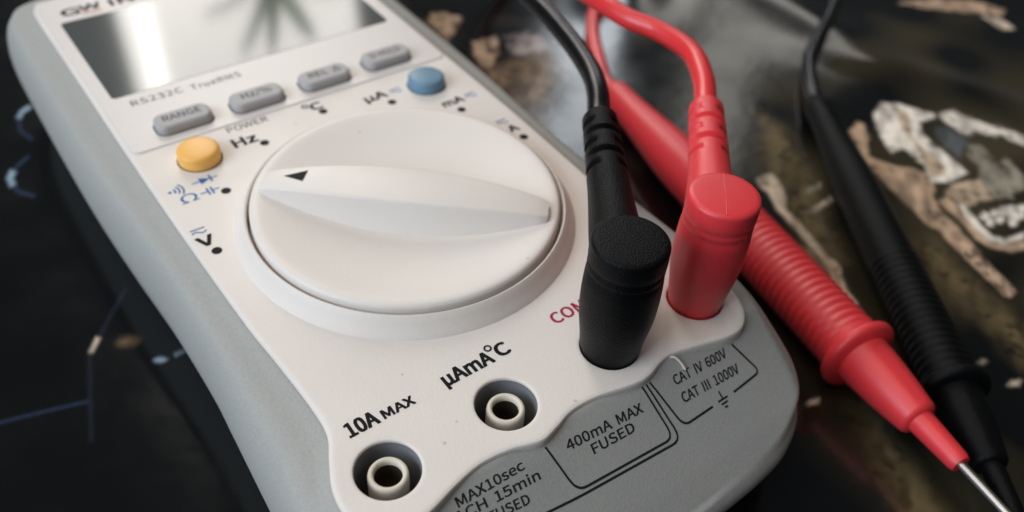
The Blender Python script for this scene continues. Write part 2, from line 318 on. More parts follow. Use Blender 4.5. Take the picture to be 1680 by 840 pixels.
 'm': (389, '39 0 77 0 77 166 97 185 117 197 134 200 158 194 172 174 177 139 177 0 215 0 215 166 236 185 255 197 273 200 297 194 311 174 315 139 315 0 353 0 353 145 346 194 323 224 284 234 258 228 233 213 209 190 196 214 176 229 146 234 120 229 96 215 75 195 74 195 70 228 39 228', '30 28 29 24 22 23 31 28 30 31 27 28 25 22 24 0 34 35 0 33 34 25 21 22 32 27 31 32 5 27 5 26 27 26 14 25 14 21 25 32 4 5 6 26 5 26 13 14 15 21 14 32 3 4 26 12 13 0 32 33 0 2 32 2 3 32 7 26 6 16 21 15 16 20 21 7 12 26 7 11 12 8 11 7 17 20 16 0 1 2 8 10 11 17 19 20 9 10 8 18 19 17'),
 'n': (256, '39 0 77 0 77 166 98 185 118 197 139 200 164 194 178 174 183 139 183 0 221 0 221 145 214 194 191 224 151 234 122 229 97 215 75 195 74 195 70 228 39 228', '15 13 14 16 13 15 0 19 20 0 18 19 16 12 13 17 5 16 5 12 16 17 4 5 6 12 5 17 3 4 0 17 18 0 2 17 2 3 17 7 12 6 7 11 12 8 11 7 0 1 2 8 10 11 9 10 8'),
 'r': (163, '39 0 77 0 77 147 95 178 115 194 134 200 143 199 150 198 157 196 164 229 157 232 149 234 139 234 115 228 93 212 75 187 74 187 70 228 39 228', '13 11 12 13 10 11 13 9 10 13 8 9 14 7 13 7 8 13 0 17 18 0 16 17 15 5 14 5 6 14 6 7 14 15 4 5 15 3 4 0 15 16 0 2 15 2 3 15 0 1 2'),
 's': (197, '98 -5 144 4 172 28 181 62 170 97 144 118 112 132 88 141 70 153 63 171 67 188 81 200 105 204 124 201 141 194 157 184 175 208 156 221 132 230 105 234 62 225 35 202 26 169 36 137 61 117 92 103 117 93 137 80 145 60 140 42 125 29 100 24 74 28 52 37 32 52 13 26 38 10 67 -1', '20 18 19 20 17 18 21 17 20 21 16 17 21 12 16 12 13 16 13 14 16 14 15 16 21 11 12 22 11 21 22 10 11 22 9 10 22 8 9 23 8 22 23 7 8 23 6 7 24 6 23 24 5 6 24 4 5 25 4 24 26 4 25 26 3 4 27 3 26 28 3 27 28 2 3 29 2 28 35 33 34 30 2 29 35 32 33 31 2 30 31 1 2 35 31 32 36 31 35 36 1 31 37 1 36 37 0 1'),
 'u': (255, '105 -5 134 0 159 14 181 36 182 36 185 0 217 0 217 228 179 228 179 66 158 44 138 32 117 28 92 34 78 54 74 88 74 228 35 228 35 84 43 35 66 5', '18 16 17 18 15 16 9 7 8 9 6 7 18 14 15 19 14 18 10 4 9 4 6 9 19 13 14 11 3 10 3 4 10 11 2 3 5 6 4 20 13 19 20 12 13 12 2 11 20 2 12 20 1 2 0 1 20'),
 'z': (200, '15 0 187 0 187 31 63 31 184 208 184 228 28 228 28 197 135 197 15 21', '7 5 6 7 4 5 7 8 4 8 3 4 9 3 8 9 2 3 9 1 2 0 1 9'),
 '°': (155, '78 202 107 209 128 230 137 261 128 293 107 314 78 321 49 314 27 293 19 261 27 230 49 209 78 223 60 228 47 242 42 261 47 282 60 295 78 300 96 295 109 282 113 261 109 242 96 228', '7 5 6 8 5 7 8 18 5 18 4 5 8 17 18 19 4 18 8 16 17 20 4 19 9 16 8 20 3 4 9 15 16 21 3 20 10 15 9 10 14 15 22 3 21 22 2 3 10 13 14 23 2 22 11 13 10 23 1 2 11 12 13 12 1 23 11 1 12 0 1 11'),
 'Δ': (276, '14 0 262 0 262 24 160 308 116 308 14 24 56 33 104 174 137 273 139 273 171 174 219 33', '5 8 4 8 3 4 8 9 3 9 2 3 5 7 8 10 2 9 5 6 7 11 2 10 5 11 6 5 2 11 0 2 5 0 1 2'),
 'Ω': (318, '21 0 130 0 130 28 99 61 76 105 68 163 79 223 110 264 159 279 209 264 240 223 251 163 242 105 220 61 188 28 188 0 297 0 297 32 236 32 236 34 262 66 282 109 291 165 274 242 229 294 159 313 90 294 44 242 28 165 36 109 57 66 83 34 83 32 21 32', '26 24 25 27 7 26 7 8 26 8 24 26 8 9 24 9 23 24 27 6 7 10 23 9 28 6 27 10 22 23 28 5 6 11 22 10 29 5 28 11 21 22 29 4 5 12 21 11 12 20 21 30 4 29 30 3 4 13 20 12 13 19 20 31 3 30 31 2 3 14 19 13 32 2 31 14 18 19 0 32 33 0 2 32 14 17 18 14 16 17 0 1 2 15 16 14'),
 'μ': (264, '39 -84 77 -84 75 -52 74 -21 74 17 86 4 101 -3 118 -5 142 0 164 14 182 39 183 39 189 14 202 -1 224 -5 235 -5 244 -3 251 0 246 29 241 28 236 27 232 26 223 28 218 34 216 45 216 103 217 165 218 228 179 228 179 72 159 44 139 31 119 28 95 35 82 55 77 88 77 228 39 228', '0 36 37 0 35 36 29 27 28 29 26 27 29 25 26 29 24 25 0 34 35 30 24 29 0 4 34 4 33 34 30 23 24 31 10 30 10 11 30 11 23 30 31 9 10 12 23 11 4 32 33 12 22 23 32 9 31 19 17 18 12 21 22 4 9 32 20 17 19 21 17 20 12 17 21 0 3 4 5 9 4 5 8 9 13 17 12 6 8 5 6 7 8 13 16 17 14 16 13 14 15 16 0 2 3 0 1 2'),
}
CAP = 308.0
def text_mesh(body, spacing=1.0):
    V, F = [], []; x = 0.0
    for ch in body:
        if ch == ' ': x += 0.5 * CAP * spacing; continue
        adv, pv, pf = GLYPHS[ch]
        pv = [int(q) for q in pv.split()]; pf = [int(q) for q in pf.split()]
        k = len(V)
        V += [((pv[i] + x) / CAP, pv[i + 1] / CAP) for i in range(0, len(pv), 2)]
        F += [(pf[i] + k, pf[i + 1] + k, pf[i + 2] + k) for i in range(0, len(pf), 3)]
        x += adv * spacing
    return V, F

def fit_text(body, x0, x1, y, h=None, weight='r', spacing=1.0, rot=0.0):
    """text from x0 to x1 with its baseline on y; cap height h in mm"""
    v, f = text_mesh(body, spacing)
    mx = max(p[0] for p in v); mn = min(p[0] for p in v)
    sx = (x1 - x0) / (mx - mn)
    sy = sx if h is None else h
    c, s = math.cos(rot), math.sin(rot)
    out = []
    for p in v:
        a, b = (p[0] - mn) * sx, p[1] * sy
        out.append((x0 + a * c - b * s, y + a * s + b * c))
    if weight != 'r':                                   # heavier strokes: the outline spread by a small part of its height
        e = (0.055 if weight == 'b' else 0.034) * sy; n = len(out)
        spread = [(q[0] + dx * e, q[1] + dy * e) for dx, dy in ((-1, -.7), (1, -.7), (-1, .7), (1, .7)) for q in out]
        return spread, [tuple(i + k * n for i in t) for k in range(4) for t in f]
    return out, f

def join(*parts):
    V, F = [], []
    for v, f in parts:
        k = len(V); V += list(v); F += [tuple(i + k for i in q) for q in f]
    return V, F

def disc(x, y, r, n=20):
    return [(x + r * math.cos(2 * math.pi * k / n), y + r * math.sin(2 * math.pi * k / n)) for k in range(n)], [tuple(range(n))]

def printed(name, vf, material, parent, z=None, bvh=None, lift=0.035, label=None):
    """flat print lying on a plane z or draped on a surface"""
    v3 = []
    for i, p in enumerate(vf[0]):
        lift += 0.000004
        if bvh is None: v3.append((p[0], p[1], z + lift))
        else:
            hit = bvh.ray_cast(Vector((p[0], p[1], 60)), Vector((0, 0, -1)))
            v3.append((p[0], p[1], (hit[0].z if hit[0] else -8) + lift))
    return up_faces(obj(name, v3, vf[1], material, parent, smooth=False, label=label))

# ------------------------------------------------------------------ the cloth the meter lies on
# soft folds of the cloth: a point, a direction, half width, height, start and end along the direction (mm)
FOLDS = [(150, 24, 0.55, 0.83, 30, 2.2, -50, 60), (168, 36, 0.49, -0.87, 7, 1.7, -30, 34), (166, 70, 0.1, 1.0, 10, 1.4, -26, 26), (128, 122, 0.72, 0.66, 12, 2.6, -14, 200), (-70, 150, 0.2, 0.9, 9, 2.0, -40, 60)]
# the picture printed on the cloth, plus reflections painted in as colour: (ink, raggedness, outline in mm)
PRINT_AND_GLINTS = [
 ('tan', 0.5, [(128.1, 36.5), (133.0, 37.7), (133.5, 36.4), (129.5, 32.0), (123.2, 27.0), (123.6, 24.8), (125.0, 21.0), (128.1, 17.2), (128.3, 13.3), (126.8, 10.6), (123.0, 8.5), (120.3, 5.0), (118.9, 0.8), (117.1, -4.6), (115.8, -8.5), (113.6, -10.9), (110.8, -9.1), (112.4, -4.0), (113.9, 0.7), (113.3, 3.6), (114.8, 8.5), (116.8, 15.1), (118.7, 21.2), (120.6, 25.6), (123.8, 30.5)]),
 ('cream', 0.5, [(139.1, 37.7), (145.2, 39.6), (148.2, 37.2), (150.7, 31.9), (152.4, 28.6), (151.2, 27.2), (145.7, 28.4), (141.8, 24.5), (140.8, 20.1), (139.8, 14.7), (138.1, 10.1), (137.5, 8.6), (130.2, 9.4), (127.1, 11.4), (128.6, 14.1), (131.7, 16.9), (131.4, 19.0), (133.1, 23.8), (128.6, 24.6), (131.5, 28.8), (134.6, 33.0)]),
 ('tan2', 0.5, [(146.9, 36.3), (146.9, 33.0), (142.2, 28.4), (137.7, 24.0), (136.3, 18.8), (135.2, 12.8), (131.4, 11.4), (128.8, 13.1), (132.5, 17.4), (135.1, 21.6), (138.1, 26.8), (142.2, 31.6)]),
 ('cream', 1.2, [(153.4, 28.0), (158.5, 27.1), (158.9, 23.6), (160.2, 19.6), (162.8, 16.4), (164.9, 13.0), (166.1, 9.6), (161.9, 7.1), (160.7, 9.8), (160.7, 13.9), (156.6, 14.9), (156.2, 18.3), (152.2, 18.1), (151.9, 20.9), (151.9, 24.6)]),
 ('slate', 1.0, [(147.4, 25.2), (151.7, 22.6), (150.1, 17.3), (143.4, 13.5), (140.5, 13.4), (142.6, 18.9)]),
 ('khaki', 0.8, [(149.0, 16.0), (151.0, 13.8), (149.8, 9.5), (147.7, 6.0), (152.2, 7.1), (149.9, 1.8), (149.7, 0.0), (145.2, -2.7), (140.6, -1.6), (138.8, -2.7), (134.6, -0.9), (137.2, 5.0), (142.7, 9.1), (143.5, 12.5)]),
 ('tan2', 0.6, [(128.1, 8.0), (132.8, 7.8), (137.9, 5.5), (134.5, -0.5), (130.8, 1.0), (126.2, 1.3), (125.9, 3.3), (126.0, 6.7)]),
 ('tan', 0.5, [(122.3, 6.4), (125.3, 6.2), (124.5, 2.4), (121.5, -4.9), (120.9, -9.4), (123.1, -11.6), (128.3, -12.5), (125.1, -14.4), (121.2, -12.7), (118.9, -9.6), (118.5, -6.2), (120.6, -0.2)]),
 ('cream', 0.2, [(125.5, 3.0), (126.2, 2.1), (125.2, 0.1), (123.2, -4.3), (122.4, -7.7), (124.1, -10.0), (130.5, -11.2), (128.7, -12.3), (122.5, -11.0), (120.4, -8.4), (121.1, -4.6), (122.8, -0.4)]),
 ('cream', 0.3, [(127.8, -3.5), (126.6, -3.9), (125.5, -3.7), (125.1, -3.0), (125.8, -2.2), (127.0, -1.8), (128.1, -2.0), (128.4, -2.7)]),
 ('cream', 0.3, [(130.2, -3.9), (129.1, -4.3), (128.2, -4.1), (127.9, -3.5), (128.5, -2.9), (129.6, -2.5), (130.5, -2.7), (130.8, -3.3)]),
 ('cream', 0.3, [(133.2, -5.0), (131.7, -5.5), (130.4, -5.2), (130.0, -4.4), (130.8, -3.5), (132.3, -3.0), (133.7, -3.2), (134.1, -4.1)]),
 ('cream', 0.3, [(135.9, -5.9), (134.5, -6.3), (133.2, -6.1), (132.9, -5.3), (133.6, -4.5), (135.1, -4.0), (136.3, -4.3), (136.7, -5.1)]),
 ('cream', 0.3, [(138.3, -6.8), (137.0, -7.2), (135.9, -7.0), (135.6, -6.3), (136.3, -5.6), (137.6, -5.2), (138.7, -5.4), (139.1, -6.1)]),
 ('cream', 0.3, [(126.8, -5.4), (125.7, -5.8), (124.7, -5.6), (124.4, -5.0), (125.0, -4.3), (126.1, -3.9), (127.1, -4.1), (127.4, -4.7)]),
 ('cream', 0.3, [(129.7, -6.1), (128.6, -6.4), (127.7, -6.3), (127.4, -5.7), (127.9, -5.0), (129.0, -4.7), (129.9, -4.9), (130.2, -5.5)]),
 ('cream', 0.3, [(133.8, -7.7), (132.1, -8.2), (130.7, -7.9), (130.3, -7.1), (131.2, -6.1), (132.8, -5.5), (134.3, -5.8), (134.7, -6.7)]),
 ('cream', 0.3, [(135.4, -8.0), (134.2, -8.4), (133.2, -8.2), (132.9, -7.6), (133.5, -6.9), (134.7, -6.5), (135.7, -6.7), (136.0, -7.4)]),
 ('cream', 0.3, [(131.1, -8.4), (130.1, -8.7), (129.2, -8.5), (129.0, -8.0), (129.5, -7.4), (130.5, -7.0), (131.4, -7.2), (131.7, -7.8)]),
 ('tan', 0.3, [(112.8, -3.4), (115.6, -5.2), (115.3, -8.6), (114.2, -11.8), (113.2, -15.9), (112.3, -18.6), (111.7, -20.3), (109.0, -20.4), (108.4, -19.4), (109.3, -16.3), (109.9, -13.7), (110.6, -10.4), (111.9, -7.3)]),
 ('black', 0.0, [(112.7, -7.0), (113.0, -7.5), (112.5, -8.4), (112.1, -7.9)]),
 ('black', 0.0, [(111.9, -10.1), (112.2, -10.7), (111.6, -11.6), (111.3, -11.1)]),
 ('black', 0.0, [(111.1, -13.0), (111.4, -13.6), (110.8, -14.5), (110.5, -14.0)]),
 ('black', 0.0, [(112.8, -13.7), (113.0, -14.1), (112.6, -14.8), (112.3, -14.4)]),
 ('black', 0.0, [(110.2, -15.9), (110.5, -16.5), (109.9, -17.5), (109.5, -17.0)]),
 ('black', 0.0, [(112.2, -16.4), (112.4, -16.7), (112.0, -17.3), (111.8, -17.0)]),
 ('black', 0.0, [(109.4, -18.7), (109.7, -19.2), (109.2, -19.9), (108.9, -19.5)]),
 ('black', 0.0, [(111.1, -19.1), (111.4, -19.5), (110.9, -20.1), (110.7, -19.8)]),
 ('black', 0.0, [(114.1, -10.4), (114.3, -10.7), (114.0, -11.2), (113.8, -10.9)]),
 ('cream2', 0.3, [(93.1, 36.6), (95.4, 37.0), (97.8, 36.0), (97.1, 32.8), (94.2, 28.3), (90.4, 24.7), (88.9, 19.0), (86.9, 11.5), (85.1, 5.1), (83.2, 4.1), (80.8, 0.6), (79.6, -3.4), (78.4, -3.3), (79.7, 1.4), (82.8, 6.6), (85.2, 14.2), (87.9, 22.9), (88.5, 25.9), (91.6, 31.7), (91.5, 33.6)]),
 ('tan', 0.4, [(82.5, 11.3), (84.4, 9.5), (85.6, 5.9), (81.1, 1.1), (78.8, -4.6), (76.5, -8.6), (76.3, -6.5), (79.1, 0.3), (82.1, 6.0)]),
 ('grit', 0.8, [(83.8, 14.7), (85.0, 12.8), (83.8, 9.0), (83.6, 6.1), (82.2, 5.5), (81.8, 8.0), (82.6, 12.0)]),
 ('khaki', 0.4, [(98.9, 26.7), (101.1, 27.4), (105.0, 27.2), (103.7, 25.8), (100.9, 25.9), (98.5, 26.1)]),
 ('cream2', 0.4, [(93.4, 21.6), (95.4, 22.4), (97.9, 21.7), (103.1, 22.3), (102.2, 21.1), (98.1, 20.7), (94.6, 20.2)]),
 ('tan', 0.8, [(201.4, 74.4), (215.6, 71.0), (227.6, 60.7), (230.5, 53.7), (225.3, 51.6), (217.2, 58.5), (205.5, 68.6)]),
 ('cream2', 0.6, [(218.9, 55.3), (223.4, 51.6), (221.4, 44.5), (216.3, 46.2)]),
 ('cream2', 0.1, [(50.3, -14.7), (51.6, -14.4), (53.5, -15.0), (52.4, -15.6)]),  # glint painted as a pale speck
 ('cream2', 0.1, [(86.4, -33.6), (88.3, -33.4), (90.2, -34.3), (88.4, -34.8)]),  # another glint painted as a pale speck
 ('khaki', 0.1, [(86.6, -27.1), (88.4, -27.0), (89.0, -27.7), (87.1, -27.8)]),
 ('tan', 1.5, [(65.5, 140.7), (68.7, 142.7), (72.7, 141.7), (75.3, 137.0), (69.1, 131.1), (64.0, 127.3), (64.8, 133.5)]),
 ('tan', 1.0, [(70.2, 123.7), (73.9, 123.4), (71.9, 118.6), (71.6, 114.1), (67.5, 109.7), (65.3, 111.5), (66.6, 117.0)]),
 ('tan', 0.8, [(74.6, 123.0), (77.9, 122.9), (73.3, 114.2), (71.9, 114.5)]),
 ('umber', 1.8, [(62.7, 110.3), (69.1, 108.8), (77.4, 109.6), (86.2, 107.2), (81.8, 97.9), (74.8, 93.4), (67.6, 87.4), (61.0, 83.6), (61.4, 88.2), (61.8, 97.0)]),
 ('brown2', 1.0, [(62.1, 90.7), (66.8, 92.0), (66.3, 88.2), (61.4, 83.3), (60.8, 85.7)]),
 ('mauve_sheen', 1.5, [(79.7, 121.8), (86.4, 119.8), (88.9, 115.9), (87.7, 108.2), (81.0, 109.1), (77.5, 110.6), (77.0, 114.4)]),  # reflected sheen painted onto the cloth
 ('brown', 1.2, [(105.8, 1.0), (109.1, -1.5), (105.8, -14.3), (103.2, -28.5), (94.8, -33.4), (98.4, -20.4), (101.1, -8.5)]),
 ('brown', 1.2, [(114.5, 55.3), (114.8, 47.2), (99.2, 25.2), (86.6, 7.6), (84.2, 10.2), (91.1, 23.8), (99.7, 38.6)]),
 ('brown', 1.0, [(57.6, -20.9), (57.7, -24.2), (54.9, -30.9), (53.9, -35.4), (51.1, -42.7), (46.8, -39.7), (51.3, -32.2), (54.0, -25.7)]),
 ('blue', 0.05, [(-69.9, 60.4), (-63.1, 58.7), (-56.1, 56.7), (-56.0, 57.2), (-63.0, 59.2), (-69.9, 60.9)]),  # reflection line painted in dull blue
 ('blue2', 0.05, [(-53.0, 67.4), (-55.9, 57.7), (-58.5, 48.6), (-58.1, 48.3), (-55.4, 57.5), (-52.5, 67.1)]),  # reflection line, painted in
 ('blue2', 0.05, [(-51.6, 68.0), (-46.8, 73.8), (-41.7, 79.7), (-42.1, 80.5), (-47.2, 74.6), (-52.0, 68.7)]),  # reflection line, painted in
 ('cream2', 0.05, [(-52.2, 67.3), (-51.3, 68.5), (-50.0, 70.1), (-50.4, 70.8), (-51.7, 69.2), (-52.6, 68.1)]),  # bright end of the painted reflection line
 ('ice_glint', 0.05, [(-41.7, 58.6), (-42.2, 58.4), (-42.9, 58.7), (-43.6, 59.3), (-43.7, 59.9), (-43.3, 60.1), (-42.5, 59.8), (-41.9, 59.2)]),  # glint painted as a pale dot
 ('ice_glint', 0.05, [(-38.0, 57.9), (-38.5, 57.7), (-39.2, 58.0), (-39.9, 58.6), (-40.0, 59.2), (-39.6, 59.4), (-38.8, 59.1), (-38.2, 58.5)]),  # glint painted as a pale dot
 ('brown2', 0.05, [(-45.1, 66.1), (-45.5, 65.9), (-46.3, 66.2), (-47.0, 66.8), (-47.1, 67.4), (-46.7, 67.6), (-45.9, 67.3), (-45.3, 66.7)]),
 ('ice_glint', 0.05, [(-40.3, 153.6), (-42.6, 152.3), (-44.2, 149.6), (-43.7, 148.3), (-42.4, 150.7), (-40.2, 151.8)]),  # from here on: curved reflections on the cloth, painted in
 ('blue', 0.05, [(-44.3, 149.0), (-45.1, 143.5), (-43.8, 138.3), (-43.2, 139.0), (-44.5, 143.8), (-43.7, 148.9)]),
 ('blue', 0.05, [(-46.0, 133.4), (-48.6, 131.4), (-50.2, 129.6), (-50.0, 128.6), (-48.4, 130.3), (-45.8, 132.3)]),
 ('ice_glint', 0.05, [(-50.5, 129.9), (-52.0, 127.2), (-52.1, 123.5), (-50.9, 123.8), (-50.9, 126.5), (-49.7, 128.3)]),
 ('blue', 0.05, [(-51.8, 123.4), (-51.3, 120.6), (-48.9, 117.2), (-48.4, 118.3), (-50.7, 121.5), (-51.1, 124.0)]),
]
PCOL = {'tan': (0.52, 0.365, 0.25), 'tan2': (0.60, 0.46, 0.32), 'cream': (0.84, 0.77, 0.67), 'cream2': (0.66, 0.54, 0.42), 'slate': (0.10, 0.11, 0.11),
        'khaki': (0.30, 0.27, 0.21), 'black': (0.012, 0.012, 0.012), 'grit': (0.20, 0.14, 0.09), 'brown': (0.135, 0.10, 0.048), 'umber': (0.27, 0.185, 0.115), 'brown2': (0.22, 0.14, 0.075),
        'mauve_sheen': (0.36, 0.30, 0.285), 'blue': (0.025, 0.04, 0.075), 'blue2': (0.014, 0.017, 0.027), 'ice_glint': (0.26, 0.36, 0.44)}  # this row: reflected sheen and glints, put in as flat colour

def value_noise(x, y, seed):
    xi, yi = np.floor(x).astype(np.int64), np.floor(y).astype(np.int64)
    fx, fy = x - xi, y - yi
    fx = fx * fx * (3 - 2 * fx); fy = fy * fy * (3 - 2 * fy)
    def h(a, b):
        v = (a * 374761393 + b * 668265263 + seed * 982451653) & 0x7fffffff
        v = ((v ^ (v >> 13)) * 1274126177) & 0x7fffffff
        return ((v ^ (v >> 16)) & 0xffff) / 65535.0
    return (h(xi, yi) * (1 - fx) + h(xi + 1, yi) * fx) * (1 - fy) + (h(xi, yi + 1) * (1 - fx) + h(xi + 1, yi + 1) * fx) * fy

def build_cloth():
    def axis(lo, hi, fine, st_f=0.5, st_c=4.0):
        out = [lo]
        while out[-1] < hi:
            x = out[-1]
            out.append(x + (st_f if any(a - 0.01 <= x < b for a, b in fine) else st_c))
        return np.array(out)
    xs = axis(-260, 520, [(-72, -40), (44, 236)]); ys = axis(-200, 640, [(-60, 168)])
    X, Y = np.meshgrid(xs, ys)
    x, y = X.ravel(), Y.ravel()
    def ridge(px, py, dx, dy, w, h, l0, l1):
        L = math.hypot(dx, dy); dx /= L; dy /= L
        s = (x - px) * dx + (y - py) * dy; t = -(x - px) * dy + (y - py) * dx
        e = 1 / (1 + np.exp(np.clip(-(s - l0) / 8, -60, 60))) / (1 + np.exp(np.clip((s - l1) / 8, -60, 60)))
        return h * np.exp(-(t / w) ** 2) * e
    z = np.zeros_like(x)
    for r in FOLDS: z += ridge(*r)
    # gentle unevenness of a cloth lying on a table, away from the meter
    away = 1 / (1 + np.exp(-(x - 66) / 5.0))
    z += away * 0.5 * (value_noise(x * 0.035 + 3, y * 0.035 + 9, 5) - 0.5)
    z = np.maximum(z, -0.3)
    V = np.stack([x * S, y * S, (z - 0.4) * S], 1)
    ny, nx = X.shape
    idx = np.arange(nx * ny).reshape(ny, nx)
    Q = np.stack([idx[:-1, :-1].ravel(), idx[:-1, 1:].ravel(), idx[1:, 1:].ravel(), idx[1:, :-1].ravel()], 1)
    me = bpy.data.meshes.new('tablecloth')
    me.vertices.add(len(V)); me.vertices.foreach_set('co', V.ravel())
    me.loops.add(Q.size); me.loops.foreach_set('vertex_index', Q.ravel().astype(np.int32))
    me.polygons.add(len(Q)); me.polygons.foreach_set('loop_start', np.arange(0, Q.size, 4, dtype=np.int32))
    me.polygons.foreach_set('use_smooth', np.ones(len(Q), dtype=bool))
    me.update(calc_edges=True)
    # ink, with the painted reflections among it
    n1 = value_noise(x * 0.022 + 7, y * 0.022, 1) * 0.6 + value_noise(x * 0.07, y * 0.07, 2) * 0.4
    side = np.clip((x - 40) / 40, 0, 1)                 # the picture's brown ground lies on the right of the meter
    k = (np.clip((n1 - 0.40) / 0.3, 0, 1) * side)[:, None]
    col = np.array([[0.0028, 0.0036, 0.004]]) * (1 - k) + np.array([[0.060, 0.049, 0.026]]) * k
    grain = value_noise(x * 0.9, y * 0.9, 3) * 0.5 + value_noise(x * 0.35, y * 0.35, 4) * 0.5
    for i, (key, jag, pts) in enumerate(PRINT_AND_GLINTS):
        P = np.array(pts)
        m = (x > P[:, 0].min() - 4) & (x < P[:, 0].max() + 4) & (y > P[:, 1].min() - 4) & (y < P[:, 1].max() + 4)
        if not m.any(): continue
        px, py = x[m], y[m]
        px = px + jag * 1.2 * (value_noise(px * 0.55, py * 0.55, 10 + i) - 0.5); py = py + jag * 1.2 * (value_noise(px * 0.6 + 50, py * 0.6, 90 + i) - 0.5)
        inside = np.zeros(len(px), bool); dist = np.full(len(px), 1e9)
        for (ax, ay), (bx, by) in zip(P, np.roll(P, -1, 0)):
            c = ((ay > py) != (by > py)) & (px < (bx - ax) * (py - ay) / (by - ay + 1e-12) + ax)
            inside ^= c
            t = np.clip(((px - ax) * (bx - ax) + (py - ay) * (by - ay)) / ((bx - ax) ** 2 + (by - ay) ** 2 + 1e-12), 0, 1)
            dist = np.minimum(dist, np.hypot(px - ax - t * (bx - ax), py - ay - t * (by - ay)))
        sd = np.where(inside, dist, -dist)
        soft = 5.0 if key in ('brown', 'umber') else (2.0 if key in ('mauve_sheen', 'brown2') else 0.5 + 0.4 * jag)
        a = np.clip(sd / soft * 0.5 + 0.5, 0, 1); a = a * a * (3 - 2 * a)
        g = grain[m]
        if key not in ('black', 'blue', 'blue2', 'ice_glint'):
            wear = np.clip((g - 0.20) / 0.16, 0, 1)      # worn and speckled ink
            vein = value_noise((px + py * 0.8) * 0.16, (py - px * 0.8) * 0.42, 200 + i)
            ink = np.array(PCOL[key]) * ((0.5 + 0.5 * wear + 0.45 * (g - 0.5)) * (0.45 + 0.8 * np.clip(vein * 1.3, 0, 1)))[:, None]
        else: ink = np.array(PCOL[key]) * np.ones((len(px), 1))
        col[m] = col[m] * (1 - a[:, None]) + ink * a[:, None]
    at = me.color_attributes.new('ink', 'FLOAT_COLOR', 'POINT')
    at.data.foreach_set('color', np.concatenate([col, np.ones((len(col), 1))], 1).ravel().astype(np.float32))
    mt = bpy.data.materials.new('black_glossy_oilcloth'); mt.use_nodes = True
    nt = mt.node_tree; p = nt.nodes['Principled BSDF']
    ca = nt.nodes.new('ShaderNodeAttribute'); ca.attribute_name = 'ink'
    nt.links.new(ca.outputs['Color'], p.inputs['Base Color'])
    geo = nt.nodes.new('ShaderNodeNewGeometry')
    n = nt.nodes.new('ShaderNodeTexNoise'); n.inputs['Scale'].default_value = 60; n.inputs['Detail'].default_value = 5
    nt.links.new(geo.outputs['Position'], n.inputs['Vector'])
    mr = nt.nodes.new('ShaderNodeMapRange'); mr.inputs[1].default_value = 0.3; mr.inputs[2].default_value = 0.7; mr.inputs[3].default_value = 0.10; mr.inputs[4].default_value = 0.18
    nt.links.new(n.outputs['Fac'], mr.inputs[0]); nt.links.new(mr.outputs[0], p.inputs['Roughness'])
    b = nt.nodes.new('ShaderNodeBump'); b.inputs['Strength'].default_value = 0.05; b.inputs['Distance'].default_value = 0.0005
    n2 = nt.nodes.new('ShaderNodeTexNoise'); n2.inputs['Scale'].default_value = 300; n2.inputs['Detail'].default_value = 4
    nt.links.new(geo.outputs['Position'], n2.inputs['Vector']); nt.links.new(n2.outputs['Fac'], b.inputs['Height']); nt.links.new(b.outputs[0], p.inputs['Normal'])
    me.materials.append(mt)
    o = bpy.data.objects.new('tablecloth', me); C.objects.link(o)
    o['kind'] = 'structure'; o['label'] = 'black glossy printed oilcloth under the multimeter'
    return o
cloth = build_cloth()

# ------------------------------------------------------------------ the multimeter
meter = thing('multimeter', (0, 60, TZ), 'white handheld digital multimeter in a grey rubber holster, lying face up', 'multimeter')

# key pairs round the face, counter-clockwise seen from above: (panel edge, holster outline)
KEYS = [
    ((-34, 140), (-42.6, 142)), ((-34, 120), (-43.1, 121)), ((-34, 100), (-43.3, 100)), ((-34, 84), (-43.2, 85)),
    ((-33.9, 70), (-42.6, 70)), ((-33.7, 54), (-41.7, 54)), ((-33.2, 34), (-41.6, 36)), ((-32.6, 25), (-42.1, 26)),
    ((-32.1, 15), (-42.7, 16)), ((-32.4, 9.5), (-43, 10)), ((-34.2, 5.4), (-43.1, 4)), ((-35.8, 1.5), (-43.1, -2)),
    ((-36.2, -2.5), (-42.6, -8)), ((-35, -6.3), (-40.8, -14.5)), ((-31.8, -8.6), (-36.5, -20)), ((-27.3, -8.3), (-30, -23.4)),
    ((-22.3, -6.9), (-23.5, -24.6)), ((-17.9, -6.1), (-18.3, -25)), ((-13.3, -6.5), (-13.4, -25.2)), ((-9, -7.7), (-9, -25.3)),
    ((-5.9, -7.1), (-5.9, -25.3)), ((-2.4, -6.1), (-2.4, -25.3)), ((2, -6.2), (2, -25.3)), ((8.2, -7.5), (8.2, -25.3)),
    ((11.2, -7.5), (11.3, -25.3)), ((14.2, -6.6), (14.4, -25.2)), ((16.8, -6.4), (17.2, -25.1)), ((21.6, -7.5), (22.8, -24.7)),
    ((26.8, -8.7), (29.5, -23.5)), ((30.2, -8.3), (36.5, -20)), ((33, -5.8), (40.8, -14.5)), ((34.4, -2.2), (42.6, -8)),
    ((34.6, 1), (43.1, -2)), ((34.0, 5), (43.1, 4)), ((32.8, 9.3), (43, 10)), ((32.2, 15), (42.7, 16)),
    ((32.6, 25), (42.1, 26)), ((33.2, 34), (41.6, 36)), ((33.8, 54), (41.7, 54)), ((34, 70), (42.6, 70)),
    ((34, 84), (43.2, 85)), ((34, 100), (43.3, 100)), ((34, 120), (43.1, 121)), ((34, 140), (42.6, 142)),
    ((33.2, 144), (41, 149.5)), ((30, 146), (36, 155)), ((18, 146.8), (20, 157)), ((0, 147), (0, 157.5)), ((-18, 146.8), (-20, 157)),
    ((-30, 146), (-36, 155)), ((-33.2, 144), (-41, 149.5)),
]
NS = 6
def smooth(a, b, x):
    t = max(0, min(1, (x - a) / (b - a))); return t * t * (3 - 2 * t)
INNER = [(p.x, p.y) for p in catmull([(a[0], a[1], 0) for a, b in KEYS], NS, True)]
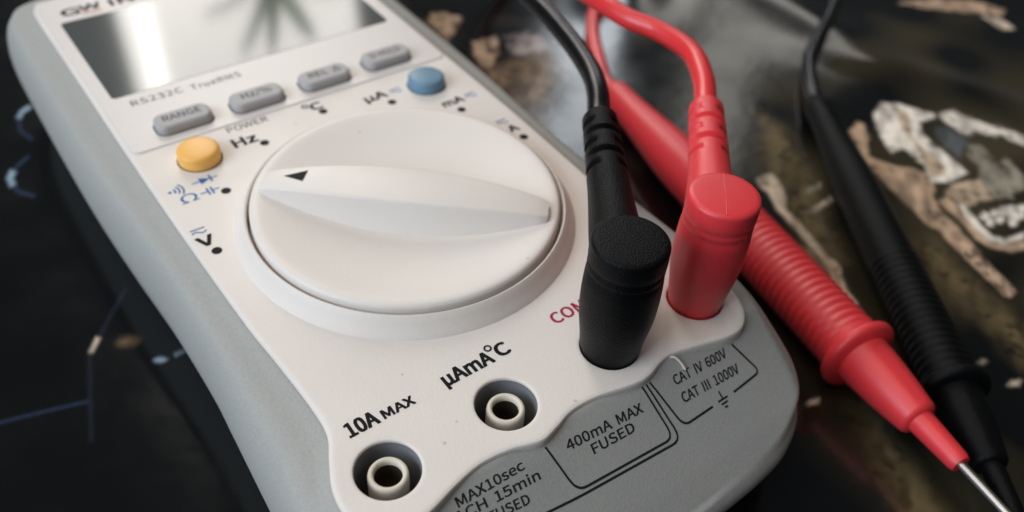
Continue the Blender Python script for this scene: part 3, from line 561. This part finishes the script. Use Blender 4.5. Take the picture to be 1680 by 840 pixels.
OUTER = [(p.x - math.copysign(1.2 * smooth(-6, 12, p.y), p.x) if abs(p.x) > 30 else p.x, p.y) for p in catmull([(b[0], b[1], 0) for a, b in KEYS], NS, True)]

SIDE = [(-0.12, -5), (-0.01, -1.5), (0.025, -0.95), (0.24, -1.5), (0.5, -1.9), (0.7, -2.9), (0.87, -5.6), (0.97, -9.2), (0.99, -13), (0.9, -18), (0.72, -24), (0.58, -27), (0.4, -28)]
FRONT = [(-0.06, -5), (-0.008, -2.0), (0.012, -1.0), (0.17, -3.1), (0.36, -5.9), (0.56, -8.6), (0.76, -11.3), (0.9, -13.6), (0.97, -16), (0.93, -19), (0.72, -23.5), (0.5, -26.8), (0.3, -28)]


def front_z(y):
    t = (-6.4 - y) / 18.6
    P = [(-0.2, -0.5), (0.0, -0.8), (0.12, -2.3), (0.3, -4.9), (0.5, -7.7), (0.7, -10.5), (0.88, -13.3), (1.0, -16)]
    for (a, b), (c, d) in zip(P, P[1:]):
        if t <= c: return b + (d - b) * max(0, (t - a) / (c - a))
    return -16
def holster_mesh():
    NP = 5
    side = catmull([(u, z, 0) for u, z in SIDE], NP); front = catmull([(u, z, 0) for u, z in FRONT], NP)
    rows = len(side); n = len(INNER); v = []
    for r in range(rows):
        for j in range(n):
            (ix, iy), (ox, oy) = INNER[j], OUTER[j]
            w = 1 - smooth(-7.0, 7.0, iy)
            u = side[r].x * (1 - w) + front[r].x * w
            z = side[r].y * (1 - w) + front[r].y * w
            x, y = ix + (ox - ix) * u, iy + (oy - iy) * u
            if r > NP:
                zf = front_z(y)
                lim = 0.93 - 0.02 * w
                k = w * (1 - smooth(0.86, 0.97, u)) * (1 if r < 7 * NP else 0)
                z = z * (1 - k) + max(z - 3, min(z + 3, zf)) * k
            v.append((x, y, z))
    return v, grid_faces(rows, n)
hv, hf = holster_mesh()
holster = obj('holster', hv, hf, GREY, meter, sharp=180)
holster_bvh = BVHTree.FromPolygons([Vector(q) for q in hv], hf)

JX = (-28.5, -9.5, 9.6, 27.6)
HOLE_R = 4.45
def face_panel():
    """flat white face with rounded outer rim and four rounded jack holes"""
    bm = bmesh.new()
    loops = [(1.2, 0.0), (0.75, 0.0), (0.42, -0.04), (0.18, -0.16), (0.04, -0.38), (0.0, -0.7), (0.0, -5.0)]
    rings = [[bm.verts.new((*p, z)) for p in offset_loop(INNER, d)] for d, z in loops]
    def skin(a, b):
        n = len(a)
        for i in range(n): bm.faces.new((a[i], a[(i + 1) % n], b[(i + 1) % n], b[i]))
    for a, b in zip(rings, rings[1:]): skin(a, b)
    fill = [rings[0]]
    for x in JX:
        hs = []
        for r, z in ((HOLE_R + 0.6, 0.0), (HOLE_R + 0.36, 0.0), (HOLE_R + 0.16, -0.05), (HOLE_R + 0.04, -0.18), (HOLE_R, -0.5)):
            hs.append([bm.verts.new((x + r * math.cos(2 * math.pi * k / 56), r * math.sin(2 * math.pi * k / 56), z)) for k in range(56)])
        for a, b in zip(hs, hs[1:]): skin(a, b)
        fill.append(hs[0])
    edges = []
    for L in fill:
        for i in range(len(L)):
            e = bm.edges.get((L[i], L[(i + 1) % len(L)])) or bm.edges.new((L[i], L[(i + 1) % len(L)]))
            edges.append(e)
    bmesh.ops.triangle_fill(bm, use_beauty=True, use_dissolve=False, edges=edges, normal=(0, 0, 1))
    v = [tuple(x.co) for x in bm.verts]; bm.verts.index_update()
    f = [tuple(x.index for x in q.verts) for q in bm.faces]; bm.free()
    return v, f
face = obj('face_panel', *face_panel(), WHITE, meter, sharp=30)

# the upper overlay with the display and the grey keys
UZ = 0.24
def slab(loop, z0, z1, r, steps=4):
    """solid with a rounded top rim; loop counter-clockwise"""
    rings = [[(p[0], p[1], z0) for p in loop]]
    for k in range(steps + 1):
        a = math.pi / 2 * k / steps
        rings.append([(p[0], p[1], z1 - r + r * math.sin(a)) for p in offset_loop(loop, r * (1 - math.cos(a)))])
    rings.append([(p[0], p[1], z1) for p in offset_loop(loop, r * 1.25 + 0.1)])
    v = [p for L in rings for p in L]
    f = grid_faces(len(rings), len(loop)); n = len(loop)
    f.append(tuple(range((len(rings) - 1) * n, len(rings) * n)))
    return v, f
up_loop = rounded_rect(0, 113.2, 66.6, 64.0, 1.6)
overlay = obj('display_panel', *slab(up_loop, -0.4, UZ, 0.22), SILVER, meter, sharp=60)
lcd = obj('display_window', *slab(rounded_rect(-0.2, 117.0, 61.0, 33.6, 0.9), 0.05, UZ + 0.05, 0.05, 2), LCD, meter, smooth=False, label='dark glossy display window')

# jacks
for i, x in enumerate(JX):
    prof = [(HOLE_R - 0.005, -0.48), (HOLE_R - 0.03, -3), (HOLE_R - 0.15, -14)]
    v, f = lathe(prof, x, 0, 56, cap_top=True)
    jk = obj('jack', v, f, WELL, meter, sharp=40)
    if i < 2:
        sl = [(2.78, -13), (2.76, -1.7), (2.7, -1.3), (2.52, -0.97), (2.2, -0.95), (1.98, -1.12), (1.9, -1.6), (1.86, -12)]
        v, f = lathe(sl, x, 0, 40, cap_top=False)
        obj('contact_sleeve', v, f, PIN, jk, sharp=60)
        v, f = lathe([(1.855, -1.9), (1.835, -7.0), (1.2, -7.0), (1.1, -9), (1.1, -12)], x, 0, 32)  # contact, its upper tube a dark lining added to darken the bore
        obj('contact_and_added_dark_lining', v, f, BRASS, jk, sharp=40)

# selector dial
DY = 41.9
ring = [(28.9, -0.3), (28.75, 0.25), (28.3, 0.7), (27.5, 2.3), (27.0, 3.05), (26.75, 3.3), (26.5, 3.2), (26.4, 2.8), (26.4, 0.2)]
obj('dial_ring', *lathe(ring, 0, DY, 128, cap_top=False), WHITE, meter, sharp=50)

def dish(r):
    """height of the dial's dished top at radius r"""
    R = 24.6
    if r >= R: return 4.3
    t = r / R
    return 4.3 - 2.8 * (1 - t * t) ** 1.2
prof = [(25.9, 0.1), (25.9, 3.0), (25.88, 3.6), (25.76, 3.98), (25.46, 4.22), (25.1, 4.3)] + [(r, dish(r)) for r in (24.6, 24, 23, 22, 20, 18, 16, 13, 10, 7, 4, 1.5)]
dial = obj('selector_dial', *lathe(prof, 0, DY, 128), DIALM, meter, sharp=60)

BA = math.atan2(-0.66, 0.75)          # the bar points from the arrow end to the far right end
bu = Vector((math.cos(BA), math.sin(BA))); bn = Vector((-bu.y, bu.x))
BC = Vector((-0.9, DY - 1.0))
def bar_mesh():
    N = 48; L = 23.9; v = []
    rows = []
    for i in range(N + 1):
        s = -1 + 2 * i / N
        x = s * L
        hw = 2.2 + 2.25 * (1 - s * s)                        # half width of the top face
        top = 5.35 + 2.1 * (1 - s * s) ** 0.8               # arched crest
        foot = hw + 0.25 + 1.5 * (1 - s * s)
        if i == N: hw -= 0.3; foot -= 0.3
        r = 0.45
        pr = [(-foot, None), (-hw - 0.1, top - 0.5), (-hw, top - 0.22), (-hw + 0.18, top - 0.05), (-hw + 0.45, top), (hw - 0.45, top), (hw - 0.18, top - 0.05), (hw, top - 0.22), (hw + 0.1, top - 0.5), (foot, None)]
        row = []
        for w, z in pr:
            p = BC + bu * x + bn * w
            if z is None:
                z = dish((p - Vector((0, DY))).length) - 0.25
            row.append((p.x, p.y, z))
        rows.append(row)
    # rounded ends
    for end, s in ((0, -1), (N, 1)):
        base = rows[end]
        cap = []
        for q in base:
            p = Vector((q[0], q[1])) + bu * s * 0.55
            cap.append((p.x, p.y, min(q[2] - 0.9, 4.6) if q[2] > 4.4 else q[2] - 0.2))
        if end == 0: rows = [cap] + rows
        else: rows = rows + [cap]
    v = [p for r in rows for p in r]
    return v, grid_faces(len(rows), len(rows[0]), False)
bar = obj('pointer_bar', *bar_mesh(), DIALM, dial, sharp=50)
def bar_pt(s, w, z):
    p = BC + bu * s + bn * w
    return (p.x, p.y, z)
bar_bvh = BVHTree.FromPolygons([Vector(q) for q in bar_mesh()[0]], bar_mesh()[1])
printed('pointer_mark', ([bar_pt(-20.6, 0.5, 0)[:2], bar_pt(-16.8, 2.0, 0)[:2], bar_pt(-17.0, -0.9, 0)[:2]], [(0, 1, 2)]), INK, dial, bvh=bar_bvh, lift=0.05)

# keys
GAP = mat('dark_gap', (0.03, 0.028, 0.026), 0.8, 0.1)
def key_btn(x, y, texts):
    b = obj('button', *slab(rounded_rect(x, y, 10.6, 5.2, 1.9), UZ - 0.2, UZ + 1.75, 0.75, 5), BTN, meter, sharp=60)
    printed('button_gap', strip(rounded_rect(x, y, 10.75, 5.35, 1.95) + [rounded_rect(x, y, 10.75, 5.35, 1.95)[0]], 0.34), GAP, b, z=UZ, lift=0.02)
    for body, a, c, h in texts:
        printed('button_label', fit_text(body, x + a, x + c, y - 0.6, h), INK, b, z=UZ + 1.75)
key_btn(-22.0, 86.2, [('RANGE', -3.6, 3.6, 1.75)])
key_btn(-7.5, 85.8, [('Hz/%', -2.9, 3.1, 1.75)])
key_btn(7.0, 85.8, [('REL', -3.2, 0.9, 1.7), ('\u0394', 2.0, 3.6, 1.7)])
key_btn(21.5, 86.2, [('D-HOLD', -3.4, 3.4, 1.7)])
def round_btn(x, y, material, h):
    prof = [(3.75, -0.2), (3.75, h - 0.7), (3.66, h - 0.3), (3.4, h - 0.06), (3.0, h + 0.04), (1.8, h + 0.16), (0.6, h + 0.2)]
    b = obj('button', *lathe(prof, x, y, 48), material, meter, sharp=60)
    c = [(x + 3.85 * math.cos(2 * math.pi * k / 48), y + 3.85 * math.sin(2 * math.pi * k / 48)) for k in range(49)]
    printed('button_gap', strip(c, 0.3), GAP, b, z=0, lift=0.02)
round_btn(-23.7, 74.4, YEL, 2.5)
round_btn(24.0, 74.2, BLU, 2.2)

# position dots: shallow dark pits printed black
for x, y in ((-12.0, 72.9), (-23.4, 63.6), (-30.6, 50.3), (1.8, 76.4), (14.8, 72.3), (25.2, 63.0), (30.3, 49.2)):
    printed('position_dot', disc(x, y, 0.85), INK, meter, z=0)

def ptext(body, x0, x1, y, h, ink, parent=meter, z=0.0, bvh=None, **k):
    return printed('printed_text', fit_text(body, x0, x1, y, h, **k), ink, parent, z=z, bvh=bvh)

ptext('10A', -30.1, -25.6, 6.9, 2.3, INK, weight='b')
ptext('MAX', -24.8, -19.9, 7.0, 1.5, INK, weight='b')
ptext('\u03bcAmA', -14.7, -6.4, 7.0, 2.35, INK, weight='b')
def degree(x, y, r, w):
    n = 20; v = [(x + q * math.cos(2 * math.pi * k / n), y + q * math.sin(2 * math.pi * k / n)) for k in range(n) for q in (r - w / 2, r + w / 2)]
    printed('printed_text', (v, [(2 * k, 2 * k + 1, (2 * k + 3) % (2 * n), (2 * k + 2) % (2 * n)) for k in range(n)]), INK, meter, z=0)
degree(-5.95, 9.6, 0.5, 0.3)
ptext('C', -5.3, -3.3, 7.2, 2.3, INK, weight='b')
ptext('COM', 5.6, 12.0, 7.8, 2.1, INKR, weight='m')
ptext('RS232C', -28.2, -18.2, 96.0, 1.9, INKG, z=UZ, spacing=1.1)
ptext('TrueRMS', -16.6, -6.4, 95.6, 1.9, INKG, z=UZ, spacing=1.1)
# maker's name above the display
ptext('G', -29.2, -25.6, 136.4, 3.0, INK, z=UZ, weight='b')
ptext('W', -25.3, -21.0, 136.9, 2.6, INK, z=UZ, weight='b')
printed('printed_mark', strip([(-25.4, 135.9), (-21.2, 135.7)], 0.55), mat('logo_red_ink', (0.55, 0.05, 0.03), 0.5), meter, z=UZ)
ptext('INSTEK', -18.9, 2.0, 136.4, 3.0, INK, z=UZ, weight='b')
ptext('POWER', -16.3, -8.3, 79.0, 1.7, INKG)
ptext('Hz', -17.0, -12.6, 74.1, 2.6, INK, weight='b')
degree(-0.5, 79.6, 0.55, 0.32)
ptext('C', 0.3, 2.6, 77.6, 2.2, INK, weight='b')
ptext('\u03bcA', 10.6, 15.3, 74.6, 2.2, INK, weight='b')
ptext('mA', 22.9, 27.6, 65.3, 2.0, INK, weight='b')
ptext('A', 29.2, 31.2, 51.6, 2.0, INK, weight='b')
ptext('V', -32.5, -29.9, 52.2, 2.4, INK, weight='b')
ptext('\u03a9', -30.9, -27.9, 63.9, 2.3, INKB)
def acdc(x, y, s=1.0):
    wave = [(x + s * (k / 10 - 0.6) * 2, y - s * 0.45 + s * 0.28 * math.sin(k / 12 * 2 * math.pi)) for k in range(13)]
    printed('printed_mark', join(strip([(x - 1.2 * s, y + 0.45 * s), (x + 1.2 * s, y + 0.45 * s)], 0.26), strip(wave, 0.26)), INKB, meter, z=0)
acdc(-31.3, 56.3); acdc(17.5, 75.6); acdc(29.6, 66.5); acdc(29.6, 55.5)
# capacitor, diode and buzzer symbols in blue
printed('printed_mark', join(strip([(-27.4, 65.0), (-26.0, 65.0)], 0.26), strip([(-26.0, 64.0), (-26.0, 66.0)], 0.32), strip([(-25.3, 64.0), (-25.3, 66.0)], 0.32), strip([(-25.3, 65.0), (-24.0, 65.0)], 0.26)), INKB, meter, z=0)
printed('printed_mark', join(strip([(-27.6, 68.3), (-26.2, 68.3)], 0.26), ([(-26.2, 69.2), (-26.2, 67.4), (-24.4, 68.3)], [(0, 1, 2)]), strip([(-24.3, 67.3), (-24.3, 69.3)], 0.32), strip([(-24.3, 68.3), (-23.0, 68.3)], 0.26)), INKB, meter, z=0)
arcs = [disc(-31.6, 68.0, 0.3)]
for r in (0.9, 1.6, 2.3):
    arcs.append(strip([(-31.6 + r * math.cos(a), 68.0 + r * math.sin(a)) for a in [math.radians(-38 + 76 * k / 8) for k in range(9)]], 0.3))
printed('printed_mark', join(*arcs), INKB, meter, z=0)

def dense(pts, step=0.6):
    out = []
    for a, b in zip(pts, pts[1:]):
        n = max(1, int(math.hypot(b[0] - a[0], b[1] - a[1]) / step))
        out += [(a[0] + (b[0] - a[0]) * k / n, a[1] + (b[1] - a[1]) * k / n) for k in range(n)]
    return out + [pts[-1]]
def corner(pts, r=1.6):
    """round the inner corners of a polyline"""
    out = [pts[0]]
    for a, b, c in zip(pts, pts[1:], pts[2:]):
        A, B, D = Vector(a), Vector(b), Vector(c)
        p, q = B + (A - B).normalized() * r, B + (D - B).normalized() * r
        for k in range(7):
            t = k / 6; w = p * (1 - t) ** 2 + B * 2 * t * (1 - t) + q * t * t
            out.append((w.x, w.y))
    return out + [pts[-1]]
TXT = dict(bvh=holster_bvh, lift=0.05)
def htext(body, x0, x1, y, h, rot=0.0):
    printed('printed_text', fit_text(body, x0, x1, y, h, rot=rot, weight='m'), INKG, meter, **TXT)
def hline(pts, w=0.3, r=1.6):
    printed('printed_line', strip(dense(corner(pts, r)), w), INKG, meter, **TXT)
htext('400mA MAX', -5.6, 8.0, -9.6, 1.12, -0.05)
htext('FUSED', -2.2, 5.4, -11.4, 1.12, -0.035)
htext('CAT IV 600V', 15.0, 25.8, -9.6, 1.15, -0.03)
htext('CAT III 1000V', 15.0, 26.7, -11.9, 1.2, -0.04)
htext('MAX10sec', -23.2, -12.6, -8.7, 1.08, -0.01)
htext('EACH 15min', -25.6, -11.1, -9.9, 1.05, -0.05)
htext('UNFUSED', -23.0, -13.9, -11.5, 1.05, -0.08)
hline([(-8.5, -7.9), (-7.0, -13.9), (10.7, -14.7), (9.6, -7.7)])
hline([(-27, -13.3), (-13.5, -13.95), (-7, -14.5), (11.8, -15.4), (10.4, -7.7)], r=1.8)
hline([(11.1, -7.7), (13.2, -14.2), (19.3, -14.1)], r=1.3)
hline([(24.0, -14.0), (30.3, -13.6), (27.6, -8.9)], r=1.2)
printed('printed_mark', join(strip([(21.5, -12.9), (21.6, -14.0)], 0.26), strip([(20.6, -14.0), (22.6, -14.0)], 0.26), strip([(20.95, -14.5), (22.25, -14.5)], 0.26), strip([(21.3, -15.0), (21.9, -15.0)], 0.26)), INKG, meter, **TXT)
fl = catmull([(16.4, -6.3, -0.7), (17.0, -6.9, -0.75), (17.5, -7.9, -1.5), (17.7, -8.6, -2.2)], 5)
obj('moulding_flash', *sweep(fl, lambda i, t, th: 0.2, 10), WHITE, meter)

# ------------------------------------------------------------------ test leads
def frame_path(a, b, n):
    a, b = Vector(a), Vector(b)
    return [a.lerp(b, k / n) for k in range(n + 1)]

def banana_plug(root, x, y, azdir, arm_z, arm_len, soft, cable_mat, cable_pts, lean=(0, 0), k=1.0):
    prof = [(4.2, -6), (4.38, 0), (4.65, 1.5), (4.85, 3.2), (5.1, 5.0), (5.4, 7.0), (5.58, 9.2), (5.62, 12), (5.56, 14.4), (5.48, 15.7), (5.3, 16.2), (5.27, 16.5), (5.42, 16.85), (5.43, 17.3), (5.28, 17.65), (5.26, 17.9), (5.44, 18.3), (5.48, 19.0), (5.46, 20.9), (5.38, 21.3), (5.12, 21.55), (4.5, 21.65), (2.5, 21.75), (0.8, 21.8)]
    body = obj('plug_body', *lathe([(r * k, z) for r, z in prof], x, y, 56, lean=lean), soft, root, sharp=60)
    d = Vector((azdir[0], azdir[1], 0)).normalized()
    sm = [Vector((x, y, 21.72 - 0.006 * q * q)) + d * q * k for q in (-4.9, -3.4, -1.7, 0, 1.7, 3.4, 4.9)]
    obj('mould_seam', *sweep(sm, lambda i, t, th: 0.1, 8), soft, root)
    b0 = Vector((x + lean[0] * arm_z, y + lean[1] * arm_z, arm_z))
    path = [b0 + d * (arm_len * i / 120) for i in range(121)]
    g0 = arm_len - 17.0                                     # the strain relief's slots
    def rad(i, t, th):
        r = 4.15 - 0.75 * smooth(5, g0, t)
        if t > g0: r = 3.4 - 0.35 * (t - g0) / 17
        if t > arm_len - 0.8: r -= 0.5 * ((t - arm_len + 0.8) / 0.8) ** 2
        for q in range(5):
            c = g0 + 1.6 + q * 3.0
            if abs(t - c) < 0.72:
                a = abs(math.cos(th)) if q % 2 else abs(math.sin(th))   # bridges alternate between the sides and the top
                if a > 0.42: r -= 0.85 * smooth(0.42, 0.56, a) * (1 - smooth(0.46, 0.72, abs(t - c)))
        return r
    obj('plug_arm', *sweep(path, rad, 40), soft, root, sharp=50)
    end = path[-1]
    cp = catmull([tuple(end - d * 3), tuple(end + d * 1.5)] + cable_pts, 14)
    obj('cable', *sweep(cp, lambda i, t, th: 2.0, 18), cable_mat, root, sharp=60)
    return body

def probe(root, tail, guard, soft, k=1.0, rib=46):
    """ribbed test probe: tail end, finger guard, cone, sleeve and metal tip on one line"""
    A, G = Vector(tail), Vector(guard); col = (G - A).length; d = (G - A) / col
    endb = col + 16.5
    n = 420
    path = [A + d * (endb * i / n) for i in range(n + 1)]
    def rad(i, t, th):
        if t < col - 1.1:
            r = 2.5 + 1.3 * smooth(0, 4, t) + 2.15 * smooth(4, 40, t) + 0.15 * smooth(40, 60, t) - 0.1 * smooth(70, col, t)
            if rib < t < col - 2.4:
                r += (0.17 if soft is RED else 0.12) * math.sin((t - rib) / 1.75 * 2 * math.pi)
            return r * k
        if t < col + 1.5:
            u = (t - col - 0.2) / 1.35
            return k * (5.3 + 2.3 * math.sqrt(max(0, 1 - min(1, abs(u)) ** 3)))
        u = (t - col - 1.5) / (endb - col - 1.5)
        r = k * (5.25 - 1.75 * u + 0.2 * math.sin(u * math.pi))
        if abs(math.sin(th)) < 0.05 and 0.1 < u < 0.9: r -= 0.12          # moulding seam
        if u > 0.94: r -= 0.5 * k * ((u - 0.94) / 0.06) ** 2
        return r
    obj('probe_handle', *sweep(path, rad, 40), soft, root, sharp=50)
    s0 = A + d * (endb - 1); s1 = A + d * (endb + 9.5)
    sp = [s0.lerp(s1, q / 12) for q in range(13)]
    obj('tip_sleeve', *sweep(sp, lambda i, t, th: k * (2.45 - 0.55 * t / 10.5 - (0.25 if i == 12 else 0)), 24), soft, root, sharp=60)
    L = endb + 9.5 + 24
    tp = [s1 - d, s1 + d * 4, A + d * (L - 3), A + d * (L - 1), A + d * L]
    rr = (0.72, 0.72, 0.72, 0.5, 0.1)
    obj('metal_tip', *sweep(tp, lambda i, t, th: rr[i], 20), STEEL, root, sharp=60)

red = thing('test_lead', (27.6, 0, 0), 'red test lead with angled plug in the end jack and ribbed probe beside the meter', 'test lead', 'test leads of the multimeter')
banana_plug(red, 27.6, 0, (0.69, 0.725), 13.6, 34, RED, REDC,
            [(56.5, 31, 14.5), (60.5, 38.5, 15), (60.6, 47.5, 15), (58.6, 54.2, 15), (58.2, 63.1, 15), (60, 78, 13), (66, 104, 4), (82, 138, -10), (108, 156, -20), (130, 152, -25.2), (135, 139, -25.9), (127, 128, -25.9), (115, 120.6, -25.9), (107.6, 115, -25.7), (98.6, 104.7, -25.2), (90.0, 92.2, -24.4), (84.2, 83.4, -23.6), (82.2, 77.5, -23.4)], k=0.97)
probe(red, (82.7, 79.6, -23.4), (60.7, -14.7, -20.35), RED)

blk = thing('test_lead', (9.6, 0, 0), 'black test lead with angled plug in the jack marked COM and dark ribbed probe', 'test lead', 'test leads of the multimeter')
banana_plug(blk, 9.6, 0, (0.585, 0.811), 13.2, 40, BLACK, BLACKC,
            [(37.5, 38.5, 14), (41, 45, 14), (44.7, 56.1, 14), (47.9, 71.1, 14), (52, 96, 12), (62, 140, 2), (88, 190, -14), (140, 214, -24), (196, 190, -26), (224, 142, -26), (206, 102, -26), (190, 90.2, -26), (179.3, 83.1, -26), (168, 76.6, -25.8), (156.6, 70.8, -25.4), (144.6, 64.2, -25), (137.4, 58.8, -24.5), (131.2, 53.2, -23.9), (124.5, 46.2, -23.5)])
probe(blk, (125.2, 47.5, -23.4), (69.8, -29.6, -21.4), BLACK, 0.82, 63)
# ------------------------------------------------------------------ the plant that mirrors in the display
plant = thing('house_plant', (157, 505, TZ), 'green house plant with long narrow leaves, mirrored in the display', 'plant')
LEAF = mat('green_leaf', (0.36, 0.50, 0.22), 0.5, 0.3, noise=0.2, nscale=60)
_nt = LEAF.node_tree
_tr = _nt.nodes.new('ShaderNodeBsdfTranslucent'); _tr.inputs[0].default_value = (0.62, 0.92, 0.42, 1)
_mx = _nt.nodes.new('ShaderNodeMixShader'); _mx.inputs[0].default_value = 0.75
_nt.links.new(_nt.nodes['Principled BSDF'].outputs[0], _mx.inputs[1]); _nt.links.new(_tr.outputs[0], _mx.inputs[2])
_nt.links.new(_mx.outputs[0], _nt.nodes['Material Output'].inputs['Surface'])
stem = catmull([(157, 505, TZ - 0.4), (159, 503, 60), (161, 500, 140), (161, 500, 190)], 8)
obj('stem', *sweep(stem, lambda i, t, th: 2.6 - 0.8 * t / 220, 10), LEAF, plant)
def leaf(p0, p1, p2, w):
    c = catmull([p0, p1, p2], 10); v = []; n = len(c)
    for i, p in enumerate(c):
        d = (c[min(i + 1, n - 1)] - c[max(i - 1, 0)]).normalized(); sd = d.cross(Vector((0.35, -0.93, 0.1))).normalized()
        u = i / (n - 1); h = w * (0.25 + math.sin(math.pi * min(1, u * 0.9 + 0.08)) ** 0.8 * 0.75) * (1 if u < 0.85 else max(0.05, (1 - u) / 0.15))
        up = sd.cross(d).normalized()
        v += [tuple(p - sd * h), tuple(p - up * 0.12 * w), tuple(p + sd * h), tuple(p + up * 0.1 * w + up * 0.3)]
    f = []
    for i in range(n - 1):
        for j in range(4): f.append((4 * i + j, 4 * i + (j + 1) % 4, 4 * i + 4 + (j + 1) % 4, 4 * i + 4 + j))
    obj('leaf', v, f, LEAF, plant)
for q in (((161, 500, 188), (150, 503, 222), (133, 510, 256), 6.5), ((161, 500, 190), (160, 500, 222), (154, 502, 258), 6.0), ((161, 500, 190), (172, 495, 216), (187, 488, 246), 6.5),
          ((161, 500, 186), (140, 507, 206), (112, 518, 220), 5.0), ((161, 500, 186), (184, 490, 200), (212, 478, 206), 5.0)):
    leaf(*q)
